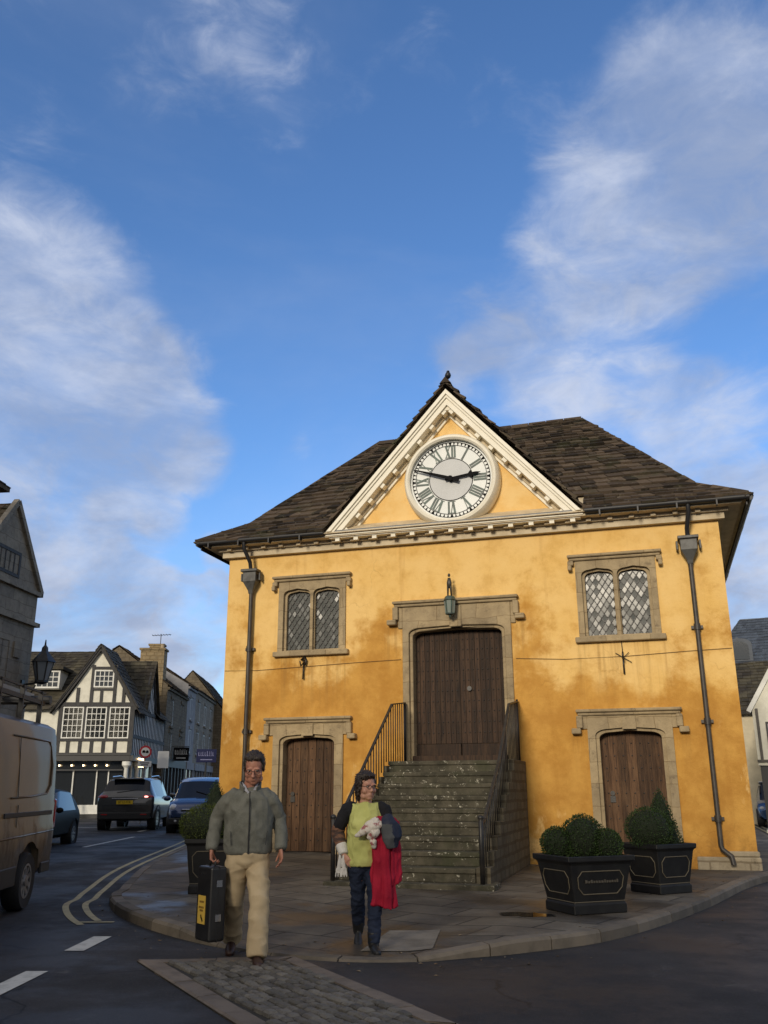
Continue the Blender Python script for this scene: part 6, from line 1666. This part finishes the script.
def wom_hair(m):
    def sp(c, r):
        q = MB(); q.sphere((0,0,0), [x*WS for x in r], 16, 11); m.add([WT @ (Vector(p_)+V3(*c)*WS) for p_ in q.v], q.f)
    sp((0,.030,.055),(.086,.098,.084)); sp((0,.06,-.01),(.082,.072,.10)); sp((0,.065,-.085),(.066,.05,.065)); sp((-.01,-.052,.100),(.066,.038,.024)); sp((-.045,-.045,.083),(.034,.032,.026))
    for k in (-1, 1): sp((k*.076,.012,.02),(.018,.052,.055)); sp((k*.078,.03,-.045),(.016,.035,.04))
strands(fuse('hair', wom_hair, HAIRD, wom, .006, 3, .010, 26), WT, WS, 1500, .030)
LIME = cloth('lime_jersey', (.50,.51,.18), (.42,.43,.14), 2.5, .2, 90)
def wom_top(m):
    m.tube([(0,0,.80),(0,0,.83),(0,0,.95),(0,-.01,1.08),(0,-.02,1.18),(0,-.012,1.28),(0,0,1.36),(0,.008,1.395)], [(.182,.155),(.190,.165),(.188,.165),(.180,.165),(.178,.172),(.172,.135),(.14,.10),(.095,.082)], 24)
    for k in (-1, 1): m.sphere((k*.075,-.105,1.19), (.075,.065,.075), 12, 8)
    for s in (-1, 1): m.tube([V3(s*.08,0,1.335), V3(s*.15,0,1.335), V3(s*.19,0,1.30)], [.07,.068,.06], 14, ref=(0,1,0))
top = fuse('top', wom_top, LIME, wom, .008, 3, .022, 8, (1,1,.8))
BLKKNIT = cloth('black_knit', (.014,.014,.017), (.022,.022,.026), 5, .5, 120)
PATK = M('patterned_brown_knit', (.17,.085,.05), .9, (.05,.03,.025), 16, .44, .56, bump=.4, bscale=90, stretch=(.5,.5,2))
CUFFW = cloth('white_cuff', (.62,.60,.56), (.52,.50,.47), 5)
def sleeve(m, s, el, wr, a, b, r0, r1, capped=False):
    sh = V3(s*.19,.0,1.33); P = [sh, sh.lerp(el,.5)+V3(s*.012,0,0), el+V3(s*.008,0,0), el.lerp(wr,.5), wr]
    def at(t):
        t = t*4; i = min(3, int(t)); return P[i].lerp(P[i+1], t-i)
    pts = [at(a+(b-a)*k/5) for k in range(6)]
    if capped: pts = [V3(s*.10,.012,1.352), V3(s*.15,.008,1.352)] + pts
    m.tube(pts, ([.058,.078] if capped else [])+[r0+(r1-r0)*k/5 for k in range(6)], 14, ref=(0,1,0))
for s, el, wr in ((1,WLE,WLW),(-1,WRE,WRW)):
    fuse('sleeve', lambda m: sleeve(m, s, el, wr, 0, .40, .082, .064, True), BLKKNIT, wom, .008, 3, .010, 9)
    fuse('forearm_sleeve', lambda m: sleeve(m, s, el, wr, .38, .80, .069, .060), PATK, wom, .008, 3, .010, 12)
    fuse('cuff', lambda m: sleeve(m, s, el, wr, .78, .985, .062, .047), CUFFW, wom, .008, 3, .008, 12)
DENIM = cloth('dark_denim', (.014,.020,.040), (.022,.030,.055), 5, .3, 140)
def wom_jeans(m):
    m.tube([(0,.0,.95),(0,0,.86),(0,.01,.79),(0,0,.74)], [(.165,.135),(.178,.15),(.17,.145),(.12,.10)], 22)
    for s, kn, an in ((1,V3(.085,-.16,.47),V3(.075,-.228,.10)),(-1,V3(-.075,.06,.48),V3(-.055,.315,.185))):
        hp = V3(s*.080,0,.82)
        m.tube([hp+V3(0,0,.04), hp-V3(0,0,.06), hp.lerp(kn,.5), kn, kn.lerp(an,.4)+V3(0,.012,0), kn.lerp(an,.8), an], [(.095,.11),(.098,.11),(.083,.09),(.064,.068),(.066,.070),(.058,.06),(.056,.058)], 16)
fuse('jeans', wom_jeans, DENIM, wom, .008, 2, .018, 9, (1,1,1.4))
BOOT = M('black_boot_leather', (.010,.010,.011), .5, (.018,.018,.019), 8)
def boot(m, p, yaw, pitch):
    shoe(m, p, yaw, pitch, .26, .044); T = Matrix.Translation(p) @ Matrix.Rotation(yaw, 4, 'Z') @ Matrix.Rotation(pitch, 4, 'X')
    q = MB(); q.tube([(0,.03,.06),(0,.035,.12),(0,.03,.20)], [(.052,.062),(.060,.066),(.064,.068)], 14); m.add([T @ Vector(v) for v in q.v], q.f)
fuse('boot', lambda m: boot(m, (.075,-.245,.0), .12, 0), BOOT, wom, .007, 2)
fuse('boot', lambda m: boot(m, (-.058,.315,.055), -.05, .42), BOOT, wom, .007, 2)
# red coat over her left arm: gathered at the arm, falling in folds
REDC = cloth('crimson_coat_cloth', (.36,.012,.035), (.27,.008,.026), 4, .25, 90, .75)
def drape(m, top, bot, w0, w1, d0, d1, folds, amp, n=40, lv=12, skew=0, ph=0):
    rings = []
    for i in range(lv):
        t = i/(lv-1); c = Vector(top).lerp(Vector(bot), t) + V3(skew*math.sin(PI*t),0,0); w = w0+(w1-w0)*t; d = d0+(d1-d0)*t; r = []
        for k in range(n):
            a = 2*PI*k/n; f = 1+amp*(.35+t)*math.sin(folds*a+ph+t*1.3)+amp*.5*math.sin(folds*2.3*a+1.7)
            hem = .025*math.sin(2*a+ph)*(t > .95)
            r.append(c+V3(w*math.cos(a)*f, d*math.sin(a)*f, hem))
        rings.append(r)
    m.ring(rings)
coat = fuse('red_coat', lambda m: (drape(m, (.135,-.21,1.24), (.17,-.185,.42), .075, .12, .085, .075, 5, .16, skew=.0), drape(m, (.255,-.14,1.22), (.255,-.14,.64), .07, .085, .085, .075, 4, .16, ph=1.2), m.sphere((.19,-.14,1.22),(.13,.11,.06))), REDC, None, .008, 2, .022, 8, (1,1,.4))
coat.location = WOM; coat.rotation_euler = (0,0,WRZ); tag(coat, 'crimson coat folded over the woman\'s bent arm, hanging to her knees', 'coat')
NAVYC = cloth('navy_nylon', (.018,.022,.042), (.03,.034,.055), 4, .2, 60, .6); GREYC = cloth('grey_lining', (.085,.09,.095), (.07,.074,.08), 4)
bag = fuse('shoulder_bag', lambda m: (m.tube([(.20,-.25,1.28),(.225,-.29,1.20),(.245,-.30,1.08),(.25,-.28,.98)], [(.05,.045),(.085,.06),(.088,.065),(.055,.05)], 16), m.sphere((.27,-.24,1.12),(.085,.075,.11))), [NAVYC, GREYC], None, .008, 3, .014, 9, paintf=lambda c: 1 if c.y < -.25 and c.x-.262+.10*(c.z-1.10)+.03*mnoise.noise(c*18) < 0 and c.z < 1.215+.03*mnoise.noise(c*15) else 0)
bag.location = WOM; bag.rotation_euler = (0,0,WRZ); tag(bag, 'soft navy and grey bag bunched on top of the crimson coat', 'bag')
SCARF = M('floral_scarf_cloth', (.58,.53,.46), .85, (.30,.10,.10), 15, .50, .60, bump=.3, bscale=50)
def scarf_b(m):
    for a, b, r in (((-.10,-.26,1.10),(.06,-.30,1.17),.036),((-.05,-.29,1.13),(.09,-.28,1.24),.04),((.0,-.31,1.15),(.13,-.29,1.20),.042),((.03,-.30,1.09),(.10,-.31,1.13),.045),((.05,-.30,1.06),(.07,-.30,1.00),.032)):
        m.tube([a, Vector(a).lerp(Vector(b),.5)+V3(0,-.012,.01), b], [r*.7,r,r*.8], 10); m.sphere(a, r*.7, 10, 7); m.sphere(b, r*.8, 10, 7)
scarf = fuse('scarf', scarf_b, SCARF, None, .007, 2, .014, 14)
scarf.location = WOM; scarf.rotation_euler = (0,0,WRZ); tag(scarf, 'bundled pale floral scarf held against the lime top', 'scarf')
def gloves_b(m):
    for dx in (-.02,.02):
        m.tube([(-.245+dx,-.06,.90),(-.25+dx,-.065,.82),(-.25+dx*1.5,-.065,.76)], [(.014,.012),(.022,.014),(.020,.012)], 10)
        for k in range(3): m.tube([(-.25+dx*1.5+(k-1)*.018,-.065,.775),(-.252+dx*1.6+(k-1)*.026,-.067,.69)], [.008,.007], 8)
gl_ = fuse('glove', gloves_b, CUFFW, None, .006, 1)
gl_.location = WOM; gl_.rotation_euler = (0,0,WRZ); tag(gl_, 'white gloves dangling from the woman\'s lowered hand', 'gloves')
